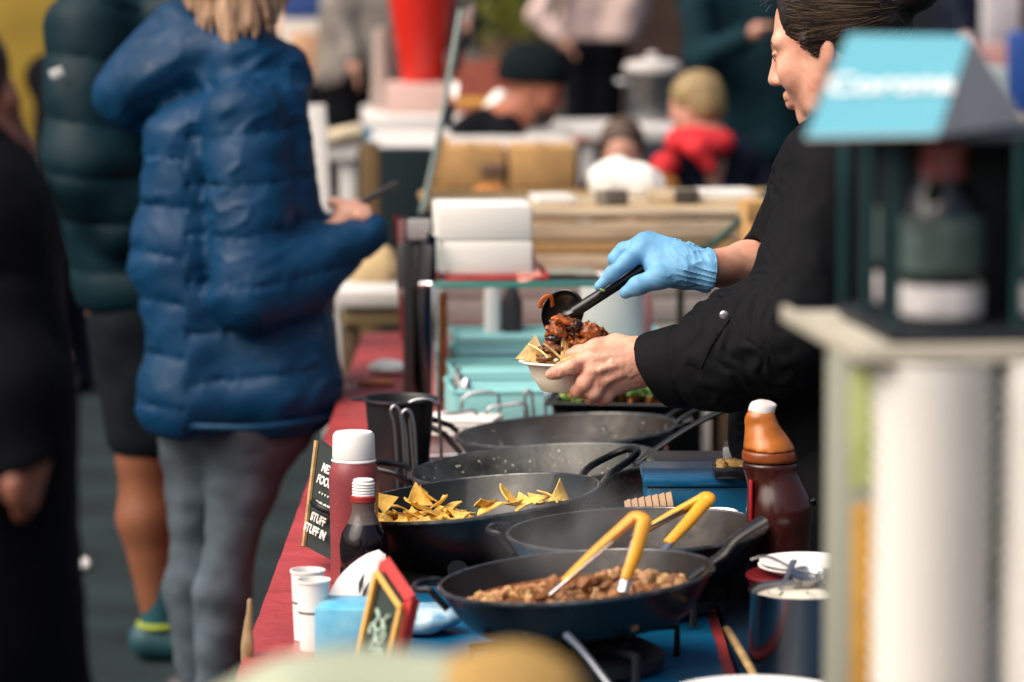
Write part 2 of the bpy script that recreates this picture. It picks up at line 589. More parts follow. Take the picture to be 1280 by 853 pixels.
part('antireflection_mat', g.add(v, [[j * 15 + i, j * 15 + i + 1, (j + 1) * 15 + i + 1, (j + 1) * 15 + i] for j in range(30) for i in range(14)]), mat('added_mat_black', (.008, .009, .012), .7), loc=(.03, 6, TZ), sharp=80,
     label='black mat added under the wok and rear pans to stop red reflections', cat='mat')
st = thing('side_table', 'small side table with a blue top beside the seller holding the steel pot', 'table', (.5, 4.6, 0))
part('tabletop', box(.42, .98, .03, .006, T(.517, 4.72, TZ - .03)), mat('dark_blue_top', '#0a2c44', .4), st)
for x in (.34, .69):
    for y in (4.27, 5.16):
        part('leg', box(.04, .04, TZ - .03, .004, T(x, y, 0)), M_blackmetal, st)
# raised serving shelf close to the lens: carries the bowls, the bottle pack and the paper bag
sh = thing('serving_shelf', 'tall serving shelf carrying the stacked bowls and the bottle pack', 'shelf', (.3, 2.73, 0))
part('shelf_board', box(1.5, 1.04, .03, .004, T(.30, 2.82, .97)), M_darkwood, sh)
for x in (-.38, .98):
    for y in (2.36, 3.28):
        part('leg', box(.05, .05, .97, .004, T(x, y, 0)), M_darkwood, sh)

# ------------------------------------------------------------------ pans on gas burners
def torus_loop(pts, r, closed=False):
    return tube(pts, r, 10, smooth=7)
BURN = None
def burner(x, y, top, label):
    t = thing('gas_burner', label, 'burner', (x, y, TZ), 'gas burners under the pans')
    h = top - TZ
    part('base', lathe([(0, .008), (.11, .008), (.12, .015), (.12, .03), (.10, min(.042, h * .7)), (0, min(.045, h * .75))], 28, T(x, y, TZ)), M_castiron, t)
    part('burner_ring', lathe([(.05, .01), (.07, .01), (.07, h * .8), (.05, h * .8), (.05, .01)], 24, T(x, y, TZ)), M_castiron, t)
    for k in range(4):
        a = k * math.pi / 2 + .5
        c, s = math.cos(a), math.sin(a)
        part('prong', tube([(x + .16 * c, y + .16 * s, TZ + .008), (x + .16 * c, y + .16 * s, top - .006), (x + .04 * c, y + .04 * s, top - .006)], .006, 8), M_castiron, t)
    part('knob', lathe([(0, 0), (.018, 0), (.016, .02), (0, .02)], 14, T(x - .02, y - .135, TZ + .022) @ Rx(90)), M_blackmetal, t)
def pan(name, label, cpx, cpy, rpx, rimz, tilt, depth, flat, group, inmat=None, burnlab=None):
    """rim centre from its pixel and rim height; returns root, rim matrix, radius, scale"""
    c, s = G0(cpx, cpy, rimz)
    R = rpx / s
    M = T(c) @ Ry(-tilt)
    t = thing(name, label, 'pan', (c[0], c[1], rimz - depth), group)
    b = R * flat
    prof_o, prof_i = [], []
    n = 12
    for i in range(n + 1):
        u = i / n
        r = b + (R - b) * (u ** .62 if flat < .6 else u ** .8)
        prof_o.append((r, -depth + depth * u ** 1.25))
    prof_i = [(r - .003, z + .003) for r, z in prof_o]
    part('bowl', lathe([(0, -depth)] + prof_o + [(R - .0015, .001)], 72, M), M_enamel, t, sharp=60)
    part('inside', lathe([(R - .0015, .001)] + prof_i[::-1] + [(0, -depth + .003)], 72, M), inmat or M_pan_in, t, sharp=60)
    ring = [(R * math.cos(a), R * math.sin(a), .001) for a in np.linspace(0, 2 * math.pi, 73)]
    part('rim', tube(ring, .0035, 8, M=M, caps=False), mat('worn_highlight_rim', (0.10, 0.102, 0.106), 0.2, metal=.7, coat=.4, noise=(60, .7)), t)  # rim highlight lightened into the colour, over worn mottling
    return t, M, R, s, c
def loc2w(M, p): return np.array(M @ Vector(p))
def handle_loop(t, M, R, ang, out, wid, rise, r=.0055, name='handle'):
    """wire loop handle leaving the rim at angle ang"""
    e = np.array((math.cos(rad(ang)), math.sin(rad(ang)), 0)); q = np.array((-e[1], e[0], 0)); z = np.array((0, 0, 1.))
    P = []
    for k, (o, w, h) in enumerate(((-.012, 1, -.028), (.004, 1, -.008), (.3 * out, 1.02, .3 * rise), (.75 * out, .85, .75 * rise), (out, .42, rise),
                                   (out, -.42, rise), (.75 * out, -.85, .75 * rise), (.3 * out, -1.02, .3 * rise), (.004, -1, -.008), (-.012, -1, -.028))):
        P.append(loc2w(M, e * (R + o) + q * wid * .5 * w + z * h))
    part(name, tube(P, r, 10, smooth=6), M_enamel, t)
def handle_long(t, M, R, ang, length, rise, wid=.03, thick=.35, name='long_handle'):
    e = np.array((math.cos(rad(ang)), math.sin(rad(ang)), 0)); z = np.array((0, 0, 1.))
    P = [loc2w(M, e * (R - .03) + z * -.022), loc2w(M, e * (R + .02) + z * .004), loc2w(M, e * (R + length * .5) + z * rise * .55), loc2w(M, e * (R + length) + z * rise)]
    part(name, tube(P, wid / 2, 12, smooth=6, flat=thick, rs=[wid * .5, wid * .42, wid * .45, wid * .62]), M_enamel, t)

GP = 'black pans on the gas burners'
pA = pan('frying_pan', 'wide empty black pan with a loop handle beside the wire rack', 708, 539, 138, .835, 3.6, .062, .74, GP)
handle_loop(pA[0], pA[1], pA[2], 171, .055, .085, .030)
handle_loop(pA[0], pA[1], pA[2], 22, .13, .055, .035, .0045)
handle_long(pA[0], pA[1], pA[2], -8, .03, .012, .03)
M_pan_sauce = mat('sauce_splashed_pan', (0.034, 0.036, 0.032), 0.32, noise=(32, .75), bump=(120, .5, .002), spec=.4)
pB = pan('frying_pan', 'black pan with steamed sauce splashes inside, behind the wok of chips', 668, 582, 156, .835, 4.6, .062, .74, GP, M_pan_sauce)
handle_loop(pB[0], pB[1], pB[2], 172, .065, .085, .018)
handle_long(pB[0], pB[1], pB[2], 20, .17, .060, .030)
pC = pan('wok', 'deep glossy black wok holding yellow tortilla chips', 590, 624, 160, .848, 6.3, .105, .42, GP, mat('glossy_wok_inside', (.006, .009, .010), .16, bump=(14, .35, .005), coat=.12, spec=.3, rn=(12, .1, .4)))
handle_loop(pC[0], pC[1], pC[2], 188, .046, .085, .026, .0055)
handle_loop(pC[0], pC[1], pC[2], 24, .085, .085, .032, .006)
pD = pan('frying_pan', 'black pan with yellow tongs in it beside the amber sauce bottle', 796, 664, 162, .862, 2.0, .062, .74, GP)
handle_long(pD[0], pD[1], pD[2], 8, .075, .030, .036)
handle_loop(pD[0], pD[1], pD[2], 168, .03, .07, .004, .005)
pE = pan('frying_pan', 'black pan of browned chopped meat with yellow tongs in it', 720, 722, 171, .872, 4.6, .062, .74, GP)
handle_long(pE[0], pE[1], pE[2], 14, .085, .045, .042)
handle_loop(pE[0], pE[1], pE[2], 172, .035, .07, .0, .005)
for q, lab, dz in ((pA, 'gas burner under the wide empty pan', .062), (pB, 'gas burner under the pan with sauce splashes', .062),
                   (pC, 'gas burner under the wok of chips', .105), (pD, 'gas burner under the pan beside the amber bottle', .062), (pE, 'gas burner under the pan of chopped meat', .062)):
    burner(q[4][0], q[4][1], max(q[4][2] - dz - .012, TZ + .018), lab)

# steam specks / drops on pan insides
def specks(pn, n, zlo, col, seed):
    t, M, R, s, c = pn
    random.seed(seed)
    g = Geo()
    for _ in range(n):
        a, u = random.uniform(0, 2 * math.pi), random.random()
        r = R * (.76 + .22 * u)
        z = -.062 + .062 * ((r / R - .74) / .26) ** (1.25 / .8) + .0035
        blob(loc2w(M, (r * math.cos(a) * .99, r * math.sin(a) * .99, z)), random.uniform(.0008, .0022), 1, .3, g=g)
    o = part('food_specks', g, mat(col, {'specks_pale': (.5, .46, .36)}.get(col, (.4, .2, .06)), .4), t)
    o['kind'] = 'stuff'
specks(pA, 90, 0, 'specks_pale', 3)
specks(pB, 240, 0, 'specks_pale', 4)
# thin sauce left in pan B
t, M, R, s, c = pB
g = Geo()
lathe([(0, -.054), (R * .8, -.0535), (R * .83, -.050), (R * .80, -.0575), (0, -.058)], 48, M, g)
part('sauce', g, mat('thin_sauce', '#6c6a55', .22, noise=(45, .55), bump=(70, .6, .003)), t, sharp=80)

# ------------------------------------------------------------------ tortilla chips in the wok
def chip_mesh(L, bend, twist):
    n = 5; v = []; ix = {}
    for i in range(n + 1):
        for j in range(n + 1 - i):
            a, b = i / n, j / n
            x, y = (a - 1 / 3) * L + (b - 1 / 3) * L * .5, (b - 1 / 3) * L * .87
            z = bend * (x * x + twist * y * y + .6 * x * y) / L + .0012 * math.sin(9 * a + 5 * b)
            ix[(i, j)] = len(v); v.append((x, y, z))
    m = len(v); v += [(p[0], p[1], p[2] - .0022) for p in v]
    f = []
    for i in range(n):
        for j in range(n - i):
            q = [ix[(i, j)], ix[(i + 1, j)], ix[(i, j + 1)]]
            f.append(q); f.append([k + m for k in q[::-1]])
            if i + j < n - 1:
                q = [ix[(i + 1, j)], ix[(i + 1, j + 1)], ix[(i, j + 1)]]
                f.append(q); f.append([k + m for k in q[::-1]])
    rim = [ix[(i, 0)] for i in range(n + 1)] + [ix[(n - k, k)] for k in range(1, n + 1)] + [ix[(0, n - k)] for k in range(1, n)]
    for a, b in zip(rim, rim[1:] + rim[:1]): f.append([b, a, a + m, b + m])
    return Geo().add(v, f)
M_chip = mat('tortilla_chip', '#efcb6a', .6, noise=(35, .4), col2='#d6a648', bump=(140, .9, .003))
M_chip2 = mat('pale_tortilla_chip', '#e6c98c', .6, noise=(60, .3), bump=(160, .8, .002))
random.seed(21)
chips = [make_mesh('tortilla_chip', chip_mesh(random.uniform(.036, .052), random.uniform(.25, .9) * random.choice((-1, 1)), random.uniform(-.5, 1)), M_chip, 0) for _ in range(7)]
chips2 = [make_mesh('tortilla_chip', chip_mesh(random.uniform(.05, .058), random.uniform(.25, .9) * random.choice((-1, 1)), random.uniform(-.5, 1)), M_chip2, 0) for _ in range(4)]
def chip(me, p, rot, label, group):
    o = bpy.data.objects.new('tortilla_chip', me); COL.objects.link(o)
    o.location = tuple(p); o.rotation_euler = rot
    return tag(o, label, 'chip', group)
cw = pC[4]; Rw = pC[2]; MC = pC[1]
LAB = 'yellow triangular tortilla chip heaped in the deep glossy wok'
for k in range(120):                                  # heap against the customers' side, sloping to the middle
    u = random.random(); a = random.uniform(0, 2 * math.pi)
    lx = -.085 + .075 * math.cos(a) * math.sqrt(u); ly = -.035 + .085 * math.sin(a) * math.sqrt(u)
    top = .012 * (1 - ((lx + .10) / .13) ** 2) - .02 * max(0, ly) / .1
    lz = -.030 + top + random.uniform(-.016, .008)
    chip(random.choice(chips), loc2w(MC, (lx, ly, lz)), (random.gauss(0, .28), random.gauss(0, .28), random.uniform(0, 6.28)), LAB, 'tortilla chips in the wok')
for px, py, a, b, c_ in ((522, 622, 1.3, .2, .5), (533, 618, 1.2, -.3, 2.), (552, 626, .9, .4, 4.), (479, 628, 1.1, -.5, 1.), (605, 630, .8, .2, 3.), (633, 620, 1.45, .1, 1.1),
                         (640, 630, .3, .2, 2.), (655, 626, .5, -.3, .2), (672, 624, .4, .3, 5.), (690, 620, .9, .2, 1.7), (703, 617, 1.4, .3, .7), (612, 632, .3, .3, 4.2),
                         (676, 629, .3, .1, 3.3), (520, 632, .5, .3, 1.), (500, 632, .4, -.2, 2.6), (561, 632, .6, .1, 5.1)):
    p = W(px, py, pC[3], .03 if px > 590 else -.02)
    chip(random.choice(chips), p, (a * .7, b, c_), LAB, 'tortilla chips in the wok')

# ------------------------------------------------------------------ browned meat in the front pan
t, M, R, s, c = pE
random.seed(5)
gs = [Geo(), Geo(), Geo()]
for k in range(420):
    a, u = random.uniform(0, 2 * math.pi), math.sqrt(random.random())
    r = R * .83 * u
    z = -.036 + .022 * (1 - u * u) * random.uniform(.4, 1.1) + .012 * math.sin(a * 2 + 1)
    blob(loc2w(M, (r * math.cos(a), r * math.sin(a), z)), random.uniform(.007, .013), 1, .28, (1, .8, .7), g=gs[k % 3])
for gg, col, nm in zip(gs, ('#a87850', '#8f5f3a', '#bd9562'), ('meat', 'browned_meat', 'pale_meat')):
    o = part('chopped_meat', gg, mat(nm, col, .5, noise=(60, .35), bump=(160, .5, .002)), t); o['kind'] = 'stuff'

n_ = 40
vv_ = [(0, 0, -.024)] + [(R * .86 * rr * math.cos(2 * math.pi * i / n_), R * .86 * rr * math.sin(2 * math.pi * i / n_), -.026 + .004 * math.sin(i * 2.3 + rr * 9) * (1 - rr)) for rr in (.25, .5, .75, 1.0) for i in range(n_)]
ff_ = [[0, 1 + i, 1 + (i + 1) % n_] for i in range(n_)] + [[1 + k * n_ + i, 1 + (k + 1) * n_ + i, 1 + (k + 1) * n_ + (i + 1) % n_, 1 + k * n_ + (i + 1) % n_] for k in range(3) for i in range(n_)]
part('stew_sauce', Geo().add(vv_, ff_, M), mat('stew_sauce', '#7a4d2c', .22, noise=(40, .4), bump=(60, .7, .004), coat=.2), t, sharp=80)
# ------------------------------------------------------------------ tongs
M_yel = mat('yellow_silicone', '#dc9a26', .45, noise=(30, .1), sss=.05)
def tongs(label, apex, tips, s, yfrac=.84):
    a = W(apex[0], apex[1], s, apex[2])
    t = thing('tongs', label, 'tongs', a)
    E = [W(q[0], q[1], s, q[2]) for q in tips]
    D = [e - a for e in E]
    bis = D[0] / np.linalg.norm(D[0]) + D[1] / np.linalg.norm(D[1]); bis /= np.linalg.norm(bis)
    half = []
    for d in D:
        side = d / np.linalg.norm(d) - bis * np.dot(bis, d / np.linalg.norm(d)); side /= np.linalg.norm(side) + 1e-9
        half.append([a + side * .009 + bis * .002, a + side * .0125 + bis * .012, a + d * .45 + side * .006, a + d * yfrac])
    part('grip', tube(half[0][::-1] + [a - bis * .001] + half[1], .0125, 14, smooth=5, flat=.72, rs=[.0078, .0095, .0108, .0110, .0108, .0110, .0108, .0095, .0078]), M_yel, t)
    for d, e in zip(D, E):
        part('arm', tube([a + d * .3, a + d * yfrac, a + d * .9, e], .008, 10, smooth=4, flat=.4, rs=[.005, .0085, .0085, .009]), M_steel, t)
tongs('yellow handled tongs resting in the pan of chopped meat', (800, 648, -.03), ((686, 744, -.05), (778, 741, -.09)), pE[3])
tongs('yellow handled tongs resting in the pan beside the amber bottle', (884, 622, -.02), ((790, 672, .02), (826, 690, -.10)), pD[3], .86)

# ------------------------------------------------------------------ bottles, cups, signs on the customers' edge
def onto(px, py, z=TZ):
    return G0(px, py, z)
# red sauce squeeze bottle
p, s = onto(443, 730); 
t = thing('sauce_bottle', 'tall squeeze bottle of red sauce with a white flip cap', 'bottle', p)
S = lambda a: a / s
H = S(730 - 572)
part('body', lathe([(0, .002), (S(27), .002), (S(30), .006), (S(29.5), .06), (S(30), H * .55), (S(31.5), H * .82), (S(30.5), H * .9), (S(27), H * .98), (S(24), H * 1.01), (0, H * 1.01)], 36, T(p)),
     mat('red_sauce_bottle', '#8a3f44', .3, noise=(9, .25), rn=(12, .2, .5), sss=.1, coat=.1), t)
part('cap', lathe([(0, H), (S(26), H), (S(27), H + .004), (S(26), H + S(30)), (S(23), H + S(34)), (0, H + S(34.5))], 32, T(p)), M_whiteplastic, t)
part('spout_ring', lathe([(S(27), H - .004), (S(28.3), H - .002), (S(27), H + .001)], 32, T(p)), M_whiteplastic, t)
# small dark bottle
p, s = onto(455, 738)
S = lambda a: a / s
t = thing('soy_bottle', 'small dark sauce bottle with an open white threaded neck', 'bottle', p)
part('body', lathe([(0, .001), (S(27), .001), (S(30), .006), (S(30), S(28)), (S(28.5), S(32)), (S(30), S(36)), (S(30.5), S(58)), (S(28), S(72)), (S(20), S(86)), (0, S(88))], 36, T(p)),
     mat('dark_sauce', (.006, .004, .006), .14, coat=.15, spec=.35), t)
part('neck', lathe([(S(20.5), S(85)), (S(16), S(96)), (S(14.5), S(106)), (S(15.5), S(112)), (S(13), S(114))], 32, T(p)), mat('clear_neck', (.6, .5, .48), .08, trans=.85), t)
part('neck_ring', lathe([(S(14), S(111)), (S(16.5), S(113)), (S(16.5), S(119)), (S(14), S(121))], 28, T(p)), mat('red_ring', '#8c2a28', .4), t)
prof = [(0, S(118)), (S(13), S(118))]
for k in range(5): prof += [(S(14.6), S(121 + k * 3.6)), (S(13), S(122.6 + k * 3.6))]
part('threaded_top', lathe(prof + [(S(12.8), S(140)), (S(11), S(141)), (0, S(141))], 28, T(p)), M_whiteplastic, t)
# chalkboard price sign leaning behind the sauce bottle, its text set in white
s = 800
A, B, C, D = W(382, 683, s, .06), W(424, 706, s, -.04), W(431, 575, s, -.02), W(398, 551, s, .10)
t = thing('chalkboard_sign', 'black price board with white hand lettering behind the red sauce bottle', 'sign', (A + B) / 2)
part('board', poly([A, B, C, D], thick=(0.004, .012, 0)), mat('chalkboard', (.018, .026, .026), .7), t, sharp=30)
part('edge_strip', tube([A + (-.003, -.002, 0), D + (-.003, -.002, 0)], .004, 6), M_tan, t)
fm = frame((A + B + C + D) / 4 + np.array((-.004, -.004, 0)), B - A, D - A)
text('lettering', 'MEXICO\nFOOD BY\n· · · · ·\nGOOD\nSTUFF\nSTUFF IN', .0185, fm @ T(.004, .002, .004), mat('chalk_white', (.62, .62, .6), .8), t, spacing=1.05, bold=.0006)
# white paper cups
for q, (px, py) in enumerate(((385, 799), (392, 811))):
    p, s = onto(px, py)
    S = lambda a: a / s
    t = thing('paper_cup', ['white paper cup standing behind its twin on the red cover', 'white paper cup with a dark line round it on the red cover'][q], 'cup', p, 'paper cups on the red cover')
    part('wall', lathe([(0, .004), (S(16), .004), (S(15.5), 0), (S(17), 0), (S(20.5), S(84)), (S(22), S(85)), (S(22), S(88)), (S(20), S(88)), (S(19.6), S(84)), (S(16), .006), (0, .006)], 32, T(p)), M_paper, t)
    part('printed_line', lathe([(S(18.9), S(46)), (S(19.35), S(47)), (S(19.4), S(48.6)), (S(18.9), S(49))], 32, T(p)), mat('print_black', (.03, .03, .035), .6), t)
# blue tissue box with a printed paper sticking out
p, s = onto(440, 822)
t = thing('tissue_box', 'bright blue tissue box with a white printed paper leaning on it', 'box', p)
part('carton', box(.085, .10, .072, .003, T(p[0] - .002, p[1] + .03, TZ) @ Rz(-8)), mat('blue_carton', '#1d93c4', .45, noise=(14, .3), col2='#7fc4dc'), t)
s = 880
v = []; n = 10
a0, a1 = W(412, 782, s, -.02), W(478, 690, s, .06)
gq = Geo(); vv = []
for i in range(n + 1):
    u = i / n
    c0 = a0 + (a1 - a0) * u + np.array((0, -.02 * math.sin(u * 3.1), 0))
    w = .032 * math.sin(math.pi * min(.98, u * .93 + .05)) ** .6
    for k in (-1, 0, 1):
        vv.append(c0 + np.array((.80, -.25, -.52)) * w * k + np.array((0, -.006 if k == 0 else 0, 0)))
f = [[i * 3 + k, i * 3 + k + 1, i * 3 + k + 4, i * 3 + k + 3] for i in range(n) for k in range(2)]
pp = part('printed_leaflet', gq.add(vv, f), M_paper, loc=a0, sharp=80, label='white leaflet with black brush strokes leaning over the blue tissue box', cat='leaflet')
gg = Geo()
for (x0, y0, x1, y1, r) in ((455, 718, 449, 742, .0035), (462, 728, 452, 752, .002), (450, 756, 440, 768, .0025), (446, 772, 434, 776, .0015), (458, 742, 450, 757, .0016)):
    tube([W(x0, y0, s, .0), W((x0 + x1) / 2 - 1, (y0 + y1) / 2, s, -.005), W(x1, y1, s, -.02)], r, 6, gg, rs=[.0004, r, .0004], smooth=3)
part('brush_print', gg, mat('print_black', (.03, .03, .035), .6), pp)
p, s = onto(425, 762)
part('blue_lid', lathe([(0, 0), (.019, 0), (.020, .004), (.018, .028), (.010, .034), (0, .035)], 24, T(W(427, 762, 870)[0], W(427, 762, 870)[1], TZ + .002)), mat('blue_white_lid', '#16779f', .4, noise=(60, .3), col2='#c9dfe6'), loc=W(427, 762, 870),
     label='small blue screw lid beside the dark sauce bottle', cat='lid')
# little framed menu board with a red frame
s = 960
A, B, C, D = W(446, 838, s, .03), W(484, 850, s, -.05), W(505, 758, s, -.04), W(474, 712, s, .05)
t = thing('menu_board', 'small green chalk menu in a red and yellow frame', 'sign', (A + B) / 2)
tn = np.array((.010, .016, .0))
part('slate', poly([A, B, C, D], thick=tn * .6), mat('green_slate', (.022, .038, .034), .7), t, sharp=30)
def strip(a, b, w, dz, m, nm):
    part(nm, tube([a + dz, b + dz], w, 4, caps=True), m, t, sharp=20)
M_rf = mat('red_frame', '#b2302c', .45); M_yf = mat('yellow_inner_frame', '#c79a4a', .5)
o = np.array((.004, -.004, .002))
for a, b, nm in ((D, C, 'top_rail'), (C, B, 'side_rail'), (A, D, 'side_rail'), (B, A, 'bottom_rail')):
    strip(a + (b - a) * -.02, b + (a - b) * -.02, .0105, o + np.array((.006, .008, .004)), M_rf, nm)
    strip(a * .97 + (A + B + C + D) / 4 * .03, b * .97 + (A + B + C + D) / 4 * .03, .005, np.array((-.003, -.012, 0)), M_yf, 'inner_bead')
gg = Geo()
random.seed(3)
for k in range(7):
    u = .30 + .42 * random.random()
    a = A + (B - A) * u; b = D + (C - D) * u
    y0 = random.uniform(.05, .5)
    P = [a + (b - a) * (y0 + .09 * i) + (B - A) * random.uniform(-.12, .12) + np.array((-.004, -.006, 0)) for i in range(4)]
    tube(P, .0028, 6, gg, smooth=4)
part('chalk_drawing', gg, mat('green_chalk', (.33, .46, .38), .8), t)
# blue and white packet
p, s = onto(545, 795)
t = thing('napkin_packet', 'blue and white plastic packet lying on the counter beside the wok', 'packet', p)
fz = Field().ell(W(540, 772, s), (.045, .05, .016), k=.01).ell(W(520, 776, s), (.03, .045, .018), k=.02)
part('wrapper', fz.mesh(.004, lambda P: .006 * vnoise(P, 45)), mat('packet_film', '#1b86b5', .25, noise=(22, .3), col2='#cfe3ea'), t)
# twist of kraft paper at the table corner
part('kraft_bag', Field().cone(W(312, 752, 900), .003, W(308, 850, 900), .009, .006).mesh(.0022, lambda P: .010 * vnoise(P * np.array((1., 1., .35)), 110)), mat('kraft', '#9a815f', .85, noise=(30, .3)),
     loc=W(306, 845, 900), label='thin twist of brown paper hanging at the corner of the red cover', cat='paper')

# ------------------------------------------------------------------ black tub, wire rack with napkins, turquoise bins
p, s = onto(500, 612)
S = lambda a: a / s
t = thing('waste_tub', 'tall black plastic tub beside the chrome wire rack', 'tub', p)
hh = S(112)
part('wall', lathe([(0, 0), (S(33), 0), (S(34), .003), (S(43), hh), (S(46), hh + .001), (S(46.5), hh + .004), (S(43), hh + .005), (S(41.5), hh), (S(32), .004), (0, .004)], 40, T(p)), mat('black_plastic', (.012, .012, .015), .35), t)
part('rim_lip', tube([(p[0] + S(46) * math.cos(a), p[1] + S(46) * math.sin(a), TZ + hh + .003) for a in np.linspace(0, 2 * math.pi, 41)], .003, 8, caps=False), mat('black_plastic', (0, 0, 0)), t)
part('handle_tab', box(.03, .018, .006, .002, T(p[0] - S(50), p[1], TZ + hh)), mat('black_plastic', (0, 0, 0)), t)
# rack
s = 650
t = thing('wire_rack', 'chrome wire rack holding white napkins beside the wide empty pan', 'rack', W(580, 565, s))
def wire(pts, dy=0, n='wire_loop', s=650):
    P = [W(q[0], q[1], s, q[2] if len(q) > 2 else dy) for q in pts]
    part(n, tube(P, .0033, 8, smooth=5), mat('dull_chrome', (.34, .34, .36), .22, metal=1), t)
wire([(499, 622), (494, 540), (489, 516), (493, 508), (499, 514), (504, 545), (508, 622)], 0, s=715)
wire([(512, 618), (508, 545), (503, 520), (508, 513), (514, 518), (519, 548), (522, 618)], 0, s=710)
wire([(553, 606), (549, 520), (545, 504), (530, 499), (513, 503), (512, 515), (519, 606)], .0, s=702)
wire([(578, 560), (577, 512), (582, 495), (600, 490), (618, 492), (624, 502), (625, 560)], .10)
wire([(609, 570), (608, 522), (613, 509), (630, 507), (652, 504), (659, 512), (661, 560)], .04)
wire([(657, 550), (656, 496), (660, 489), (665, 496), (669, 550)], .10)
wire([(683, 550), (682, 498), (686, 492), (691, 498), (693, 550)], .10)
wire([(552, 575), (549, 530), (553, 519), (575, 516), (592, 514), (596, 524), (597, 570)], .02)
for y in (-.05, .10):
    wire([(498, 572, y), (600, 568, y), (692, 566, y)], n='base_wire')
part('foot_rail', tube([W(500, 622, 715), W(499, 572, s)], .0024, 8), M_chrome, t)
nb = thing('napkin_pile', 'loose pile of white paper napkins in the chrome wire rack', 'napkins', W(575, 565, s))
c0 = W(572, 552, s, .0)
for k in range(4):
    part('napkin', box(.165 - .003 * k, .14, .007, .003, T(c0[0] + .002 * math.sin(k * 3), c0[1] + .01, TZ + .040 + .0082 * k) @ Rz(-9 + 2.5 * math.sin(k * 2.1)) @ Rx(-2)), M_paper2, nb)
part('napkin_box', box(.125, .10, .036, .004, T(c0[0] + .01, c0[1] + .02, TZ + .003) @ Rz(-9)), mat('grey_carton', (.46, .42, .42), .8), nb)

# turquoise bins
s0 = 656
random.seed(2)
TB = []
base, s_ = onto(694, 560)
for k, (sc, yt) in enumerate(((634, 489), (606, 466), (578, 445), (552, 423))):
    a = W(560 + 2 * k, yt, sc); b = W(836 - 2 * k, yt - 12, sc)
    w = b[0] - a[0]; z1 = a[2]; cx = (a[0] + b[0]) / 2; cy = a[1] + .10
    h = z1 - TZ
    t = thing('storage_bin', ['turquoise plastic bin standing at the rack end of the row', 'turquoise plastic bin second from the wire rack',
                              'turquoise plastic bin third from the wire rack', 'turquoise plastic bin under the glass shelf end of the row'][k], 'bin', (cx, cy, TZ), 'turquoise bins in a row')
    R = T(cx, cy, TZ) @ Rz(6)
    D_ = .215
    part('front_wall', box(w, .006, h, .002, R @ T(0, -D_ / 2, 0)), M_turq, t)
    part('back_wall', box(w, .006, h, .002, R @ T(0, D_ / 2, 0)), M_turq, t)
    for q in (-1, 1): part('end_wall', box(.006, D_ - .008, h, .002, R @ T(q * (w / 2 - .003), 0, 0)), M_turq, t)
    part('floor_panel', box(w - .014, D_ - .008, .05, .002, R @ T(0, 0, .001)), M_turq, t)
    part('rim', tube([loc2w(R, (x * (w / 2), y * D_ / 2, h)) for x, y in ((-1, -1), (1, -1), (1, 1), (-1, 1), (-1, -1))], .0055, 8), M_turq, t)
    part('lid', box(w - .03, D_ - .03, .006, .003, R @ T(0, 0, h - .009)), M_turq, t)
# salt shaker on the first bin
p = W(573, 487, 634, .07)
t = thing('salt_shaker', 'tiny steel salt shaker with a ball top on the turquoise bin', 'shaker', p)
part('body', lathe([(0, 0), (.013, 0), (.011, .02), (.0085, .032), (0, .034)], 20, T(p)), M_chrome, t)
part('ball_top', lathe([(0, .032), (.005, .034), (.0062, .039), (.005, .044), (0, .046)], 16, T(p)), M_chrome, t)
p2 = W(583, 490, 634, .05)
part('pepper_shaker', lathe([(0, 0), (.012, 0), (.010, .018), (.006, .026), (.003, .028), (0, .029)], 20, T(p2)), M_chrome, loc=p2, label='short steel pepper pot beside the ball topped shaker', cat='shaker')

# white tub behind the bins
p = W(765, 495, 560); p[2] = TZ
t = thing('white_tub', 'white plastic tub with a pink side behind the turquoise bins', 'tub', p)
part('wall', lathe([(0, 0), (.066, 0), (.072, .225), (.076, .226), (.076, .236), (.070, .236), (.064, .004), (0, .004)], 36, T(p)), M_whiteplastic, t)
part('lid', lathe([(0, .232), (.068, .232), (.068, .24), (0, .243)], 36, T(p)), M_whiteplastic, t)
part('label_wrap', lathe([(.0675, .03), (.0725, .19)], 12, T(p) @ Rz(0)), mat('white_plastic', (0, 0, 0)), t)
p = W(798, 495, 548); p[2] = TZ
part('pink_bottle', lathe([(0, 0), (.03, 0), (.032, .02), (.032, .16), (.018, .19), (.014, .22), (.016, .235), (0, .236)], 24, T(p)), mat('pink_plastic', '#c98a8c', .4), loc=p,
     label='slim pink bottle pressed against the white tub', cat='bottle')
for px, w, h, c, lab in ((640, .05, .21, (.02, .02, .024), 'small black canister behind the turquoise bins'), (616, .04, .24, (.66, .65, .64), 'white squeeze bottle behind the turquoise bins')):
    p = W(px, 495, 540); p[2] = TZ
    part('canister', lathe([(0, 0), (w * .5, 0), (w * .5, h * .7), (w * .3, h * .82), (w * .16, h), (0, h)], 24, T(p)), mat('canister_%d' % px, c, .4), loc=p, label=lab, cat='canister')

# ------------------------------------------------------------------ sneeze guard with the napkin stacks
s = 596
zt = W(600, 352, s)[2]
gp = W(520, 510, s); gp[2] = TZ
t = thing('sneeze_guard', 'glass sneeze guard with a black post standing in for reflections in its red edged side panel', 'guard', gp)
a, b = W(541, 356, s), W(735, 346, 560)
ln = b[0] - a[0]
part('glass_shelf', box(ln + .03, .30, .010, .002, T((a[0] + b[0]) / 2, a[1] + .14, zt - .010) @ Rz(5)), M_glass, t)
part('glass_edge', box(ln + .03, .006, .012, .002, T((a[0] + b[0]) / 2 + .012, a[1] - .014, zt - .011) @ Rz(5)), M_glassedge, t)
def post(px, y0, y1, sc, w, m, nm, dy=0, d=None):
    p0 = W(px, y1, sc, dy); p1 = W(px, y0, sc, dy)
    part(nm, box(w, d or w, p1[2] - p0[2], .002, T(p0)), m, t)
post(543.5, 356, 505, s, .012, M_chrome, 'front_post')
